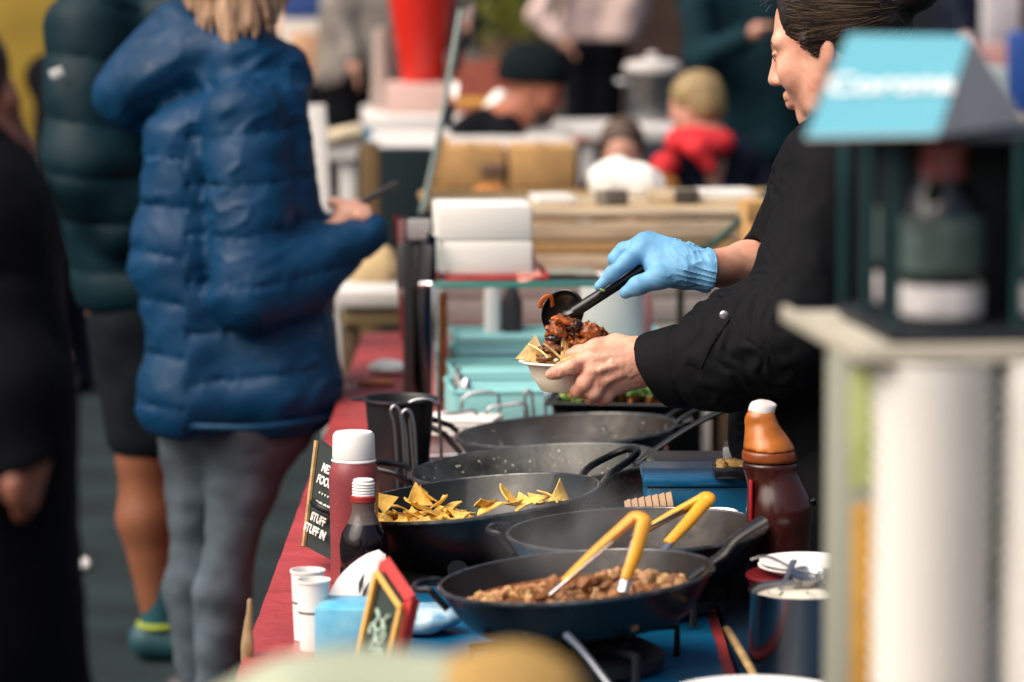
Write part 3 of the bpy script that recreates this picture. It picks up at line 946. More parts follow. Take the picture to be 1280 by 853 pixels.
post(553, 365, 492, 580, .022, mat('orange_wood', '#a85a2c', .5, noise=(20, .3)), 'wood_post', .0, .03)
post(511, 300, 507, 590, .022, M_blackmetal, 'reflection_post', .10, .05)  # dark post stands in for reflections in the glass side pane
post(511, 306, 360, 590, .05, mat('dark_bracket', (.05, .05, .055), .35), 'bracket', .06, .02)
q = [W(499, 268, 585, .1), W(545, 296, s, -.02), W(545, 505, s, -.02), W(512, 505, 585, .12)]
part('side_pane', poly(q, thick=(.005, .003, 0)), M_glass, t, sharp=30)
part('red_edge', tube([W(494, 270, 585, .11), W(499, 340, 585, .11), W(503, 425, 585, .11)], .007, 6, flat=.6), M_redcloth, t)
part('pink_tab', box(.018, .012, .065, .004, T(W(502, 312, 585, .09))), mat('pink_tab', '#c58f8c', .6), t)
part('pane_clamp', box(.05, .03, .045, .006, T(W(524, 300, 590, .04))), mat('grey_clamp', (.25, .24, .25), .4), t)
part('pane_bar', tube([W(524, 356, 592, 0), W(545, 355, 592, 0)], .006, 8), M_chrome, t)
# red tray and napkin stacks on the shelf
A = W(613, 352, 594, .10); A[2] = zt
t = thing('napkin_tray', 'red tray on the glass shelf under two white napkin stacks', 'tray', A)
part('tray_floor', box(.215, .235, .010, .004, T(A[0] + .004, A[1], zt + .0005) @ Rz(5)), M_redcloth, t)
for q in (-1, 1): part('tray_side', box(.006, .235, .018, .002, T(A[0] + .004 + q * .106, A[1], zt + .002) @ Rz(5)), M_redcloth, t)
part('pink_paper', poly([W(648, 356, s, -.01), W(677, 346, s, .02), W(662, 300, s, .16), W(640, 300, s, .16)], thick=(0, 0, .002)), mat('pink_paper', '#c58b80', .8), t)
zb = zt + .0115
for k, (h, w, dx, lab) in enumerate(((.070, .196, 0, 'white napkin stack lying directly on the red tray'), (.074, .203, -.006, 'white napkin stack lying on top of the other stack'))):
    t = thing('napkin_stack', lab, 'napkins', (A[0] + dx, A[1], zb))
    n = 1
    for j in range(n):
        part('fold', box(w - random.uniform(0, .003), .185 - random.uniform(0, .003), h / n + .0006, .006, T(A[0] + dx - .012 + random.uniform(-.0015, .0015), A[1] - .01 + random.uniform(-.002, .002), zb + j * h / n) @ Rz(4 + random.uniform(-.6, .6))), M_paper2, t)
    zb += h + .002
# salmon tray and paper on the far end of the red cover
p, s = onto(487, 467)
part('paper_scrap', Field().ell(p + (0, 0, .014), (.045, .07, .018), k=.01).mesh(.006, lambda P: .016 * vnoise(P, 40)), M_paper, loc=p, label='crumpled white paper on the red cover past the black tub', cat='paper')
p, s = onto(470, 481)
part('orange_peel', lathe([(0, 0), (.035, 0), (.045, .008), (.03, .012), (0, .010)], 20, T(p)), mat('orange_card', '#cf7a45', .7), loc=p, label='small flat orange card on the red cover past the black tub', cat='card')

# ------------------------------------------------------------------ salad tray
s = 660
A, B = W(690, 492, s, .10), W(842, 514, s, -.04)
c0 = W(772, 507, s, .06)
t = thing('salad_tray', 'black roasting tray of green salad below the seller\'s sleeve', 'tray', c0 - (0, 0, .05))
wx, wy = .235, .175
zb_ = -.045
Mt = T(c0[0], c0[1], c0[2] + .012) @ Rz(-7)
o = [(-.5, -.5), (.5, -.5), (.5, .5), (-.5, .5)]
v = [(x * wx * .86, y * wy * .82, zb_) for x, y in o] + [(x * wx, y * wy, 0) for x, y in o] + [(x * (wx + .02), y * (wy + .02), .002) for x, y in o] + [(x * (wx - .006), y * (wy - .006), -.001) for x, y in o] + [(x * wx * .84, y * wy * .8, zb_ + .003) for x, y in o]
f = [[3, 2, 1, 0]]
for L in range(4):
    for i in range(4):
        j = (i + 1) % 4
        f.append([L * 4 + i, L * 4 + j, L * 4 + 4 + j, L * 4 + 4 + i])
f.append([16, 17, 18, 19])
part('pan_body', Geo().add(v, f, Mt), M_enamel, t, sharp=30)
part('rolled_rim', tube([loc2w(Mt, (x * (wx + .02), y * (wy + .02), .002)) for x, y in o + o[:1]], .0035, 8), M_enamel, t)
ss_ = thing('tray_stand', 'black block carrying the salad tray', 'stand', (c0[0], c0[1], TZ))
part('block', box(.17, .12, c0[2] - .034 - TZ, .004, T(c0[0], c0[1], TZ)), M_blackmetal, ss_)
part('foot_plate', box(.19, .14, .008, .002, T(c0[0], c0[1], TZ + .001)), M_blackmetal, ss_)
gl, gm, gc = Geo(), Geo(), Geo()
random.seed(8)
for k in range(1100):
    x, y = random.uniform(-.43, .43) * wx, random.uniform(-.42, .42) * wy
    z = .016 + .050 * (1 - (2 * x / wx) ** 2) * (1 - (2 * y / wy) ** 2) * random.random()
    if x < -.045: z -= .012
    L = random.uniform(.006, .013)
    a = np.array(loc2w(Mt, (x, y, z)))
    e = np.array((random.uniform(-1, 1), random.uniform(-1, 1), random.uniform(-.4, .9))); e /= np.linalg.norm(e)
    w = np.cross(e, (random.uniform(-1, 1), random.uniform(-1, 1), 1)); w /= np.linalg.norm(w)
    (gl if k % 3 else gm).add([a - e * L, a + w * L * .5, a + e * L, a - w * L * .5], [[0, 1, 2, 3]])
for k in range(90):
    x, y = random.uniform(-.42, .42) * wx, random.uniform(-.4, .4) * wy
    blob(loc2w(Mt, (x, y, -.002 + .030 * random.random())), random.uniform(.005, .009), 1, .3, g=gc)
for gg, nm, c in ((gl, 'leaf_green', '#3f6a24'), (gm, 'leaf_pale', '#8ba04e'), (gc, 'salad_orange', '#a8632c')):
    q = part('salad', gg, mat(nm, c, .5, noise=(60, .3)), t, sharp=0); q['kind'] = 'stuff'
part('salad_bed', lathe([(0, -.02), (.07, -.024), (.078, -.03)], 24, Mt @ Sc(1.2, .9, 1)), mat('leaf_green', '#000000'), t)

# ------------------------------------------------------------------ seller's side: sauces, pot, plates
# amber bottle
s = 845
p = W(970, 720, s); p[2] = TZ
S = lambda a: a / s
t = thing('amber_bottle', 'big amber sauce bottle with a pale slanted cap by the seller', 'bottle', p)
zz = lambda y: W(970, y, s)[2] - TZ
def amber(): return Field().cone(W(951, 527, s), S(20), W(961, 572, s), S(30), .01).cone(W(961, 572, s), S(30), W(975, 640, s), S(38), .02).cone(W(975, 640, s), S(38), (W(976, 700, s)[0], W(976, 700, s)[1], TZ + .04), S(39), .02).plane((0, 0, TZ + .001), (0, 0, -1), .004)
part('dark_sauce_fill', amber().plane((0, 0, zz(577) + TZ), (0, 0, 1), .001).mesh(.003), mat('barbecue_sauce', '#35130f', .2, noise=(6, .25), coat=.15), t)
part('amber_middle', amber().plane((0, 0, zz(577) + TZ + .0005), (0, 0, -1), .001).plane((0, 0, zz(562) + TZ), (0, 0, 1), .001).mesh(.003), mat('amber_dark', '#7a3a14', .22, noise=(30, .4), coat=.15), t)
part('amber_top', amber().plane((0, 0, zz(562) + TZ + .0005), (0, 0, -1), .001).mesh(.003, lambda P: .003 * vnoise(P, 60)), mat('amber_sauce', '#a8601f', .22, noise=(24, .35), sss=.1, coat=.15), t)
part('cap', Field().cone(W(953, 514, s), .021, W(962, 504, s), .012, .004).plane(W(962, 503, s), (.3, -.2, 1), .003).mesh(.0025), mat('cap_grey', (.62, .58, .58), .4), t)
part('label_strip', box(.004, .04, .06, .0015, T(p[0] - S(33), p[1], zz(648) + TZ)), mat('red_label', '#9c1420', .4), t)
# blue cool box behind, with small tray and lids
c0 = W(875, 604, 800)
t = thing('cool_box', 'dark blue plastic box standing behind the pans near the seller', 'box', (c0[0], c0[1] + .08, TZ))
part('body', box(.165, .16, c0[2] - TZ - .004, .008, T(c0[0] - .002, c0[1] + .07, TZ)), M_blueplastic, t)
part('lid', box(.175, .17, .016, .005, T(c0[0] - .002, c0[1] + .07, c0[2] - .005)), mat('blue_lid_plastic', '#0d527c', .2, noise=(30, .2)), t)
c1 = W(918, 612, 805)
t = thing('food_tray', 'small black tray of pale food on the blue box', 'tray', c1)
part('tray', box(.062, .075, .018, .004, T(c1[0], c1[1] + .03, c0[2] + .0112)), M_enamel, t)
g = Geo()
for k in range(14): blob((c1[0] + random.uniform(-.02, .02), c1[1] + .03 + random.uniform(-.025, .025), c0[2] + .030), .009, 1, .3, g=g)
q = part('food', g, mat('pale_food', '#a8874f', .6, noise=(60, .3)), t); q['kind'] = 'stuff'
# jars glinting in the dark behind
for px, py, sc, lab in ((915, 578, 770, 'small glass jar standing behind the food tray'), (940, 578, 770, 'small glass jar half hidden by the amber bottle')):
    p = W(px, py, sc); 
    t = thing('glass_jar', lab, 'jar', p)
    part('glass', lathe([(0, 0), (.014, 0), (.015, .003), (.015, .022), (.012, .027)], 24, T(p)), mat('jar_glass', (.7, .72, .72), .05, trans=.7), t)
    part('lid', lathe([(0, .026), (.013, .026), (.013, .034), (0, .035)], 24, T(p)), M_chrome, t)
    box_h = p[2] - TZ - .002
c2 = W(895, 566, 770)  # crate added to keep the area behind the pans dark
bx = thing('dark_filler_crate', 'black plastic crate added to darken the gap behind the pans', 'crate', (c2[0], c2[1] + .05, 0))
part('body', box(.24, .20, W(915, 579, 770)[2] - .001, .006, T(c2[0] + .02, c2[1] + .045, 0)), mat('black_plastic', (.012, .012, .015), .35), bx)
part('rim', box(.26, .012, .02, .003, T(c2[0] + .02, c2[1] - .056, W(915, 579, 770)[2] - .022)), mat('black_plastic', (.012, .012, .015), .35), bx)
# stack of corrugated cups lying behind the pans
a, b = W(782, 640, 805), W(838, 632, 805)
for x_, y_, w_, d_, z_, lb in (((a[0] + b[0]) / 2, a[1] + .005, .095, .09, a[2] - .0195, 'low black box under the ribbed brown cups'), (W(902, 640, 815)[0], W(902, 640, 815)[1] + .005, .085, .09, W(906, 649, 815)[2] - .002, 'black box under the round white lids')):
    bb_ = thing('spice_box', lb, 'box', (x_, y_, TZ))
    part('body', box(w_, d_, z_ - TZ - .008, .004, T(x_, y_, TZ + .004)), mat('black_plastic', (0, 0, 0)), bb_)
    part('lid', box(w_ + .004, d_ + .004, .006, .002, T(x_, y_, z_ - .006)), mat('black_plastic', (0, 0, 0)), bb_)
t = thing('corrugated_cups', 'short stack of ribbed brown paper cups lying behind the tongs', 'cups', (a + b) / 2)
d = (b - a)
for k in range(7):
    q = a + d * k / 6.5
    part('cup', tube([q, q + d * .13, q + d * .145], .019, 20, rs=[.0165 + .0006 * k, .0195 + .0004 * k, .018]), mat('ribbed_card', '#a3866c', .85, noise=(30, .15)), t)
# white lids
for k, (px, py, r) in enumerate(((898, 634, .030), (906, 647, .034))):
    p = W(px, 648, 815); p[2] += .0065 * (1 - k)
    part('takeaway_cover', lathe([(0, .004), (r - .006, .004), (r - .004, .0065), (r, .005), (r, 0), (r - .002, 0), (0, 0)], 28, T(p)), M_whiteplastic, loc=p, label=['round white lid lying on another lid behind the tongs', 'lower round white lid beside the amber bottle'][k], cat='lid', group='white lids behind the tongs')
# red tub with plates
s = 880
p = W(1008, 712, s)
t = thing('red_tub', 'dark red tub carrying white plates beside the steel pot', 'tub', (p[0], p[1], TZ))
part('wall', lathe([(0, 0), (.072, 0), (.082, p[2] - TZ - .012), (.085, p[2] - TZ - .008), (.08, p[2] - TZ - .006), (0, p[2] - TZ - .006)], 36, T(p[0], p[1], TZ)), mat('dark_red_plastic', '#5c1318', .3), t)
part('rim', tube([(p[0] + .084 * math.cos(a), p[1] + .084 * math.sin(a), p[2] - .009) for a in np.linspace(0, 6.2832, 37)], .003, 8, caps=False), mat('dark_red_plastic', '#5c1318'), t)
def plate(pp, r, lab, grp):
    return part('plate', lathe([(0, .004), (r * .62, .004), (r * .72, .006), (r * .97, .0125), (r, .0125), (r, .0105), (r * .73, .002), (r * .6, 0), (0, 0)], 44, T(pp)), M_whiteplastic, loc=pp, label=lab, cat='plate', group=grp)
plate(p + (-.002, 0, -.005), .067, 'lower white plate of the pair on the dark red tub', 'white plates on the red tub')
plate(p + (0, .001, .001), .067, 'upper white plate of the pair on the dark red tub', 'white plates on the red tub')
# steel pot
p = W(1000, 852, 915); p[2] = TZ
s = 915
t = thing('steel_pot', 'small steel pot of white sauce with chives and a spoon', 'pot', p)
R = 64 / s; hh = W(1000, 736, s)[2] - TZ
part('wall', lathe([(0, .001), (R * .94, .001), (R, .008), (R, hh - .003), (R * 1.03, hh), (R * 1.03, hh + .002), (R * .97, hh), (R * .97, .004), (0, .004)], 44, T(p)), M_steel, t)
sauce = Field().ell((p[0], p[1], TZ + hh - .012), (R * .95, R * .95, .012), k=.005)
part('white_sauce', sauce.mesh(.003, lambda P: .007 * vnoise(P, 60)), mat('white_sauce', (.62, .58, .50), .3, sss=.05), t)
for k in range(9):
    a = random.uniform(0, 6.28); r = R * .75 * math.sqrt(random.random()); q = np.array((p[0] + r * math.cos(a), p[1] + r * math.sin(a), TZ + hh + .001))
    e = np.array((random.uniform(-1, 1), random.uniform(-1, 1), .3)) * .006
    part('chive', tube([q - e, q + e], .0012, 6), mat('chive', '#2c6a22', .5), t)
sp = thing('table_spoon', 'steel spoon standing in the pot of white sauce', 'spoon', W(985, 738, s))
part('handle', tube([W(975, 738, s, -.02), W(983, 722, s, -.01), W(992, 702, s, .02)], .004, 8, flat=.5, smooth=4, rs=[.0035, .004, .0065]), M_steel, sp)
part('bowl', lathe([(0, -.004), (.012, -.002), (.016, .002)], 20, T(W(974, 742, s, -.02)) @ Sc(1, 1.5, 1)), M_steel, sp)
la = thing('ladle', 'steel ladle lying across the pot of white sauce', 'ladle', W(975, 712, s))
part('handle', tube([W(938, 700, s, .03), W(960, 696, s, .03), W(995, 712, s, .01), W(1030, 720, s, -.01)], .004, 8, flat=.5, smooth=5), M_steel, la)
part('scoop', lathe([(0, -.012), (.018, -.008), (.024, .004), (.025, .006), (.0235, .005), (.017, -.006), (0, -.0105)], 24, T(W(1010, 722, s, .01)) @ Rx(15)), M_steel, la)
p2 = W(945, 735, 930)
# wooden spatula handle, rod, plates at the very front
part('wooden_stick', tube([W(908, 786, 930, 0), W(926, 815, 950, 0), G0(968, 890, TZ + .004)[0]], .0055, 8, flat=.6, smooth=3), M_tan, loc=W(952, 858, 975), label='thin wooden spatula handle leaning out over the side table', cat='spatula')
part('steel_skewer', tube([W(709, 795, 985, 0), W(740, 828, 1000, 0), G0(820, 935, TZ + .012)[0]], .0042, 8, smooth=3, rs=[.0055, .004, .004]), M_steel, loc=W(800, 890, 1020), label='thin steel rod leaning below the pan of chopped meat', cat='rod')
p = W(948, 868, 1010)
nst = 6
for k in range(nst):
    pz = p[2] - .012 - .009 * (nst - 1 - k)
    plate(np.array((p[0], p[1], pz)), .112, 'topmost white plate of the low stack beside the steel pot' if k == nst - 1 else 'white plate below the topmost one in the stack beside the steel pot', 'plates stacked in front of the pot')
zq = p[2] - .012 - .009 * (nst - 1) - TZ
q = thing('plate_stand', 'black stand under the low stack of white plates', 'stand', (p[0], p[1], TZ))
part('post', lathe([(0, 0), (.07, 0), (.07, .008), (.03, .014), (.03, zq - .006), (.07, zq), (0, zq)], 28, T(p[0], p[1], TZ)), M_blackmetal, q)

# ------------------------------------------------------------------ people
def head_fields(H, yaw, pitch, k=1.0, roll=0, beard=False):
    """H = point between the ears; yaw 0 faces -X, positive turns away from the camera. Returns local->world and fields"""
    fh = np.array((-math.cos(rad(yaw)), math.sin(rad(yaw)), 0.))
    zc = np.array((0, 0, 1.))
    f = math.cos(rad(pitch)) * fh - math.sin(rad(pitch)) * zc
    u = math.cos(rad(pitch)) * zc + math.sin(rad(pitch)) * fh
    l = np.cross(u, f)
    B = np.stack([f, l, u], 1)                    # columns: forward, left, up
    L = lambda x, y, z: H + B @ (np.array((x, y, z)) * k)
    return L, B
def head_body(F, L, B, k=1.0, neck=True):
    e = lambda c, r, kk=.02, sub=False: F.ell(L(*c), np.array(r) * k, B, kk * k, sub)
    c = lambda a, ra, b, rb, kk=.012, sub=False: F.cone(L(*a), ra * k, L(*b), rb * k, kk * k, sub)
    e((-.012, 0, .035), (.098, .076, .085))
    e((.030, 0, -.030), (.060, .060, .085), .03)
    c((.020, 0, -.072), .048, (.064, 0, -.104), .022, .03)
    for s in (-1, 1):
        e((.060, s * .040, -.030), (.026, .024, .030), .025)
        c((-.005, s * .060, -.030), .018, (.030, s * .042, -.088), .020, .03)
        c((.086, s * .012, .020), .009, (.070, s * .050, .022), .010, .018)
    for s in (-1, 1):
        e((.098, s * .033, .002), (.017, .018, .013), .014, True)
        e((.074, s * .033, .001), (.0145, .0145, .0145), .003)
        c((.0868, s * .022, .0050), .0036, (.0842, s * .046, .0048), .0036, .004)      # upper lid
        c((.0845, s * .022, -.0075), .0022, (.082, s * .045, -.007), .0022, .004)    # lower lid
    c((.090, 0, .012), .008, (.104, 0, -.020), .0095, .012)
    e((.108, 0, -.033), (.0125, .0115, .011), .010)
    for s in (-1, 1): e((.097, s * .0125, -.038), (.010, .0075, .0075), .008)
    for s in (-1, 1): e((.102, s * .0075, -.0465), (.008, .0042, .006), .003, True)
    c((.084, -.020, -.066), .006, (.093, 0, -.063), .0075, .008); c((.084, .020, -.066), .006, (.093, 0, -.063), .0075, .008)
    c((.083, -.016, -.076), .0065, (.091, 0, -.077), .0085, .006); c((.083, .016, -.076), .0065, (.091, 0, -.077), .0085, .006)
    for s in (-1, 1):
        e((-.013, s * .075, -.010), (.013, .0055, .023), .006)
        e((-.008, s * .086, .002), (.009, .006, .018), .006, True)
    if neck: c((-.028, 0, -.06), .052, (-.060, 0, -.19), .060, .03)
def person(label, loc, group=None):
    t = thing('person', label, 'person', loc, group)
    return t

# ---- the seller -----------------------------------------------------------------------------
s = 800
q = at(s)
pr = person('woman with pulled back hair in a black chef jacket spooning chili into a bowl', (q(1060, 500)[0], q(1060, 500, .12)[1], 0))
Hs = q(1041, 54, .10)
L, B = head_fields(Hs, 24, 15, 1.0)
F = Field()
head_body(F, L, B)
gh = F.mesh(.0028, lambda P: .0006 * vnoise(P, 120))
# left hand with bowl; the bowl itself is built below
YB = .04                        # bowl centre behind the reference plane
F = Field()
wr = q(812, 452, -.012)
F.cone(q(900, 452, -.03), .037, q(845, 452, -.018), .030, .02).cone(q(845, 452, -.018), .030, wr, .0262, .02)
mcp = [(q(738, 447, -.030), .0135), (q(741, 463, -.036), .0138), (q(749, 478, -.030), .0128), (q(762, 488, -.016), .0112)]
for i, (p, r) in enumerate(mcp):
    F.cone(q(808, 440 + 8 * i, -.010), .0205, p, r, .022)
F.cone(q(790, 450, -.008), .026, q(757, 462, -.016), .020, .02)
F.chain([mcp[0][0], q(714, 459, -.046), q(697, 465, -.044), q(688, 468, -.038)], [.0125, .0112, .0100, .0082], .008)
F.chain([mcp[1][0], q(731, 479, -.044), q(723, 488, -.030), q(719, 491, -.016)], [.0130, .0118, .0108, .0090], .008)
F.chain([mcp[2][0], q(743, 491, -.038), q(738, 497, -.016), q(736, 496, .006)], [.0122, .0110, .0100, .0085], .008)
F.chain([mcp[3][0], q(757, 497, -.020), q(752, 500, 0), q(750, 499, .016)], [.0105, .0096, .0088, .0075], .008)
F.chain([q(800, 440, .004), q(770, 431, .002), q(745, 434, -.004), q(726, 440, -.004), q(711, 444, -.002)], [.0200, .0150, .0125, .0108, .0078], .014)
for a, b in ((q(748, 447, -.046), q(795, 444, -.032)), (q(752, 462, -.053), q(798, 449, -.036)), (q(760, 476, -.046), q(800, 456, -.036))):
    F.cone(a, .0030, b, .0024, .012)                     # tendons
F.cone(q(765, 452, -.050), .0017, q(788, 470, -.040), .0015, .006).cone(q(788, 470, -.040), .0015, q(806, 462, -.038), .0013, .006)
for a in (mcp[0][0], mcp[1][0], mcp[2][0]): F.ell(a + (0, -.006, .001), .0095, k=.010)
crease = [q(714, 459, -.058), q(697, 465, -.055)]
for a in crease: F.cone(a + (.001, -.002, -.010), .0010, a + (-.001, -.002, .010), .0010, .003, True)
glh = F.mesh(.0016, lambda P: .0011 * vnoise(P, 130) + .0007 * vnoise(P, 330), .01)
# right forearm
F = Field()
F.cone(q(1015, 352, .27), .046, q(935, 334, .13), .039, .02).cone(q(935, 334, .13), .039, q(880, 336, .045), .0275, .02)
grf = F.mesh(.0035, lambda P: .0012 * vnoise(P, 60))
# legs/torso core so the body is whole
F = Field()
F.cone(L(-.045, 0, -.15), .055, q(1060, 300, .13), .10, .05).cone(q(1060, 300, .13), .115, q(1045, 560, .14), .12, .06)
F.cone(q(1040, 215, .0), .045, q(985, 425, -.075), .036, .03).cone(q(985, 425, -.075), .036, q(890, 450, -.03), .030, .03)
F.cone(q(1052, 205, .25), .045, q(1013, 352, .27), .038, .03)
hipz = q(1045, 600, .14)
for sy in (-.09, .09):
    F.cone(hipz + (0, sy, 0), .085, (hipz[0] + .02, hipz[1] + sy, .48), .055, .03).cone((hipz[0] + .02, hipz[1] + sy, .48), .055, (hipz[0] + .04, hipz[1] + sy, .07), .035, .03)
gco = F.mesh(.012)
allb = Geo()
for gg in (gh, glh, grf, gco):
    v = gg.verts(); allb.v.append(v); 
    allb.q = gg.q if allb.q is None else np.concatenate([allb.q, gg.q + allb.n]); allb.n += len(v)
body = part('body', allb, M_skin, pr)
# eyes, brows, lashes
M_eye = mat('eye_white', (.62, .58, .55), .12, coat=.5)
for sgn in (-1, 1):
    e = L(.0765, sgn * .033, .0005)
    eo = part('eye', lathe([(0, -.0135)] + [(.0138 * math.sin(a), -.0138 * math.cos(a)) for a in np.linspace(.3, 2.84, 10)] + [(0, .0138)], 20, T(e)), M_eye, pr)
    part('iris', lathe([(0, .0143), (.0055, .0136), (.006, .0128)], 18, frame(e, B[:, 1], B[:, 2]) @ Rx(22)), mat('iris_brown', (.03, .016, .009), .1), eo)
    br = Geo()
    for j in range(16):
        u = j / 15
        a = L(.094 - .016 * u * u, sgn * (.016 + .036 * u), .021 + .006 * u - .007 * u * u)
        tube([a, a + B @ np.array((-.003, sgn * .007, .003))], .0005, 5, br)
    part('eyebrow', br, mat('brow_hair', (.07, .042, .028), .6), pr)
    la_ = Geo()
    for j in range(10):
        u = j / 9
        a = L(.0885 - .004 * u, sgn * (.022 + .024 * u), .0045)
        tube([a, a + B @ np.array((.006, sgn * .002 * u, -.0035))], .0005, 4, la_)
    part('eyelashes', la_, mat('lash', (.01, .008, .007), .6), eo)
lp = Geo()
tube([L(.0875, -.021, -.0695), L(.0985, 0, -.069), L(.0875, .021, -.0695)], .0042, 8, lp, smooth=4, flat=.6, rs=[.001, .0042, .001])
part('lips', lp, mat('lips', '#a0605a', .4), pr)
# fingernails of the bare hand
bvb = bvh_of(body)
M_nail = mat('nail', '#c99483', .22, coat=.3)
def nail(px, py, w, ang, parent=pr):
    c = [hit(bvb, px + a * math.cos(ang) * w - b * math.sin(ang) * w * .62, py + a * math.sin(ang) * w + b * math.cos(ang) * w * .62, .0007) for a, b in ((-1, 0), (-.7, -.8), (0, -1), (.8, -.9), (1.1, 0), (.8, .9), (0, 1), (-.7, .8))]
    m = hit(bvb, px, py, .0012)
    if m is None or any(x is None for x in c): return
    part('fingernail', Geo().add(c + [m], [[i, (i + 1) % 8, 8] for i in range(8)]), M_nail, parent, sharp=80)
nail(685.5, 467.5, 3.6, -.25)

# hair: cap pulled back to a knot, with strand ridges
F = Field()
e = lambda c, r, kk=.02, sub=False: F.ell(L(*c), r, B, kk, sub)
e((-.020, 0, .045), (.104, .086, .088))
e((-.070, 0, .015), (.062, .078, .075), .03)
F.cone(L(.012, .077, .012), .014, L(-.004, .079, -.026), .006, .012); F.cone(L(.012, -.077, .012), .014, L(-.004, -.079, -.026), .006, .012)
e((.132, 0, .006), (.086, .120, .122), .012, True)
e((.060, 0, -.095), (.085, .12, .075), .012, True)
for sgn in (-1, 1): e((-.010, sgn * .084, -.020), (.013, .016, .018), .006, True)
F.ell(L(-.150, .0, .052), (.045, .045, .04), B, .02)
def hairdisp(P):
    q_ = (P - Hs) @ B
    r = np.sqrt(q_[:, 1] ** 2 + (q_[:, 2] + .02) ** 2)
    ang = np.arctan2(q_[:, 1], q_[:, 2] + .02)
    w = np.stack([q_[:, 0] * 9, ang * 26 + q_[:, 0] * 14, r * 10], 1)
    return .0034 * vnoise(w, 1.0) + .0020 * vnoise(w * np.array((1.5, 2.6, 1)), 1.0, 7.3)
M_hair = mat('dark_brown_hair', (.014, .010, .008), .42, noise=(70, .5), stretch=(1, .25, 1), spec=.6)
hair = part('hair', F.mesh(.0028, hairdisp, .015), M_hair, pr)
bvh_ = bvh_of(hair)
gs_ = Geo(); gl_ = Geo()
random.seed(11)
for k in range(330):                      # individual strands sweeping from the hairline to the knot
    y0 = random.uniform(-14, 74)
    bow = random.uniform(-7, 9)
    x0 = 978 + max(0, (y0 - 30)) * .62 + random.uniform(0, 26)
    x1 = x0 + random.uniform(50, 120)
    P = []
    for j in range(9):
        u = j / 8
        x = x0 + (x1 - x0) * u
        y = y0 + (12 - y0) * .55 * u * u + bow * math.sin(u * 3.1)
        h_ = hit(bvh_, x, y, .0008 + .0012 * math.sin(u * 3.1))
        if h_ is None: break
        P.append(h_)
    if len(P) > 3: tube(P, random.uniform(.00035, .0007), 4, gl_ if k % 3 == 0 else gs_, smooth=2)
for nm, gg, c in (('hair_strands', gs_, (.018, .012, .009)), ('light_hair_strands', gl_, (.085, .060, .038))):
    if gg.n: o = part(nm, gg, mat(nm, c, .35), hair); o['kind'] = 'stuff'
gf = Geo()
for k in range(9):
    a = L(.075 + random.uniform(-.01, .012), random.uniform(-.05, .03), .085 + random.uniform(-.012, .01))
    tube([a, a + np.array((-.012, -.002, .006)) * random.uniform(.6, 1.6), a + np.array((-.020, -.004, -.004)) * random.uniform(.5, 1.4)], .0003, 4, gf, smooth=3)
o = part('loose_hair', gf, mat('hair_strands', (0, 0, 0)), hair); o['kind'] = 'stuff'
part('hair_tie', tube([L(-.118 + .002 * math.cos(a), .034 * math.cos(a), .052 + .034 * math.sin(a)) for a in np.linspace(0, 6.2832, 21)], .006, 8, caps=False), mat('hair_tie', '#8a4f22', .6), hair)

# chef jacket
F = Field()
sh_n, el_n, cu_n = q(1044, 222, -.01), q(982, 428, -.085), q(826, 462, -.020)
sh_f, el_f = q(1056, 205, .25), q(1006, 350, .27)
F.cone(sh_n, .078, el_n, .074, .05)
F.cone(el_n, .076, q(900, 450, -.055), .071, .05).cone(q(900, 450, -.055), .071, cu_n, .0600, .03)
F.ell(q(925, 405, -.05), (.058, .05, .05), k=.05)
F.cone(sh_f, .075, el_f, .066, .05).cone(el_f, .066, q(968, 338, .18), .055, .04)
F.cone(q(1062, 215, .10), .105, q(1070, 300, .13), .135, .08).cone(q(1070, 300, .13), .140, q(1045, 520, .13), .150, .08)
F.cone(q(1045, 520, .13), .150, q(1040, 700, .14), .165, .08)
F.cone(q(1040, 232, .04), .065, q(1060, 225, .22), .070, .06)
F.cone(L(-.06, .04, -.14), .058, L(-.06, -.04, -.14), .058, .03).cone(L(-.085, 0, -.12), .045, L(-.11, 0, -.20), .09, .05)             # collar
F.cone(L(-.010, .02, -.16), .040, L(-.010, -.02, -.16), .040, .04)
F.cone(L(-.020, 0, -.02), .062, L(-.036, 0, -.105), .058, .006, True)           # neck opening
ax = (cu_n - q(900, 450, -.055)); ax /= np.linalg.norm(ax)
F.plane(cu_n + ax * .012, ax + np.array((0, 0, -.30)), .008)
F.cone(cu_n - ax * .035, .036, cu_n + ax * .08, .046, .008, True)               # hollow cuff
axf = q(955, 338, .16) - q(1006, 350, .27); axf /= np.linalg.norm(axf)
F.cone(q(975, 340, .195), .040, q(930, 334, .11), .05, .006, True)
def shirtdisp(P):
    # folds: along the forearm rings near the elbow, diagonal drag lines on the body
    u = (P - cu_n) @ (-ax)
    near = (P[:, 0] < q(985, 0)[0]) & (P[:, 1] < q(900, 450, .08)[1])
    w = 8 * vnoise(P, 14) + 3.0 * vnoise(P, 30, 3.)
    fold = np.sin(u * 95 + w * 2.2 + (P[:, 2]) * 40)
    amp = np.clip((u - .035) / .05, 0, 1) * np.clip((.27 - u) / .08, 0, 1)
    d = np.where(near, -.0055 * amp * np.abs(fold) ** 1.5, 0)
    band = np.exp(-((u - .040) / .005) ** 2)                                       # seam behind the turned-up cuff
    d = d + np.where(near & (u < .1), .0045 * band - .0025 * (u < .040), 0)
    dr = P[:, 2] * 26 + P[:, 0] * 22 + 5 * vnoise(P, 9, 5.)
    d = d - np.where(near, 0, .0060 * np.abs(np.sin(dr)) ** 2.5 * (.5 + vnoise(P, 6, 2.)))
    return d + .0040 * vnoise(P, 26) + .0022 * vnoise(P, 60, 4.)
jk = part('chef_jacket', F.mesh(.0046, shirtdisp), M_black, pr)
bvj = bvh_of(jk)
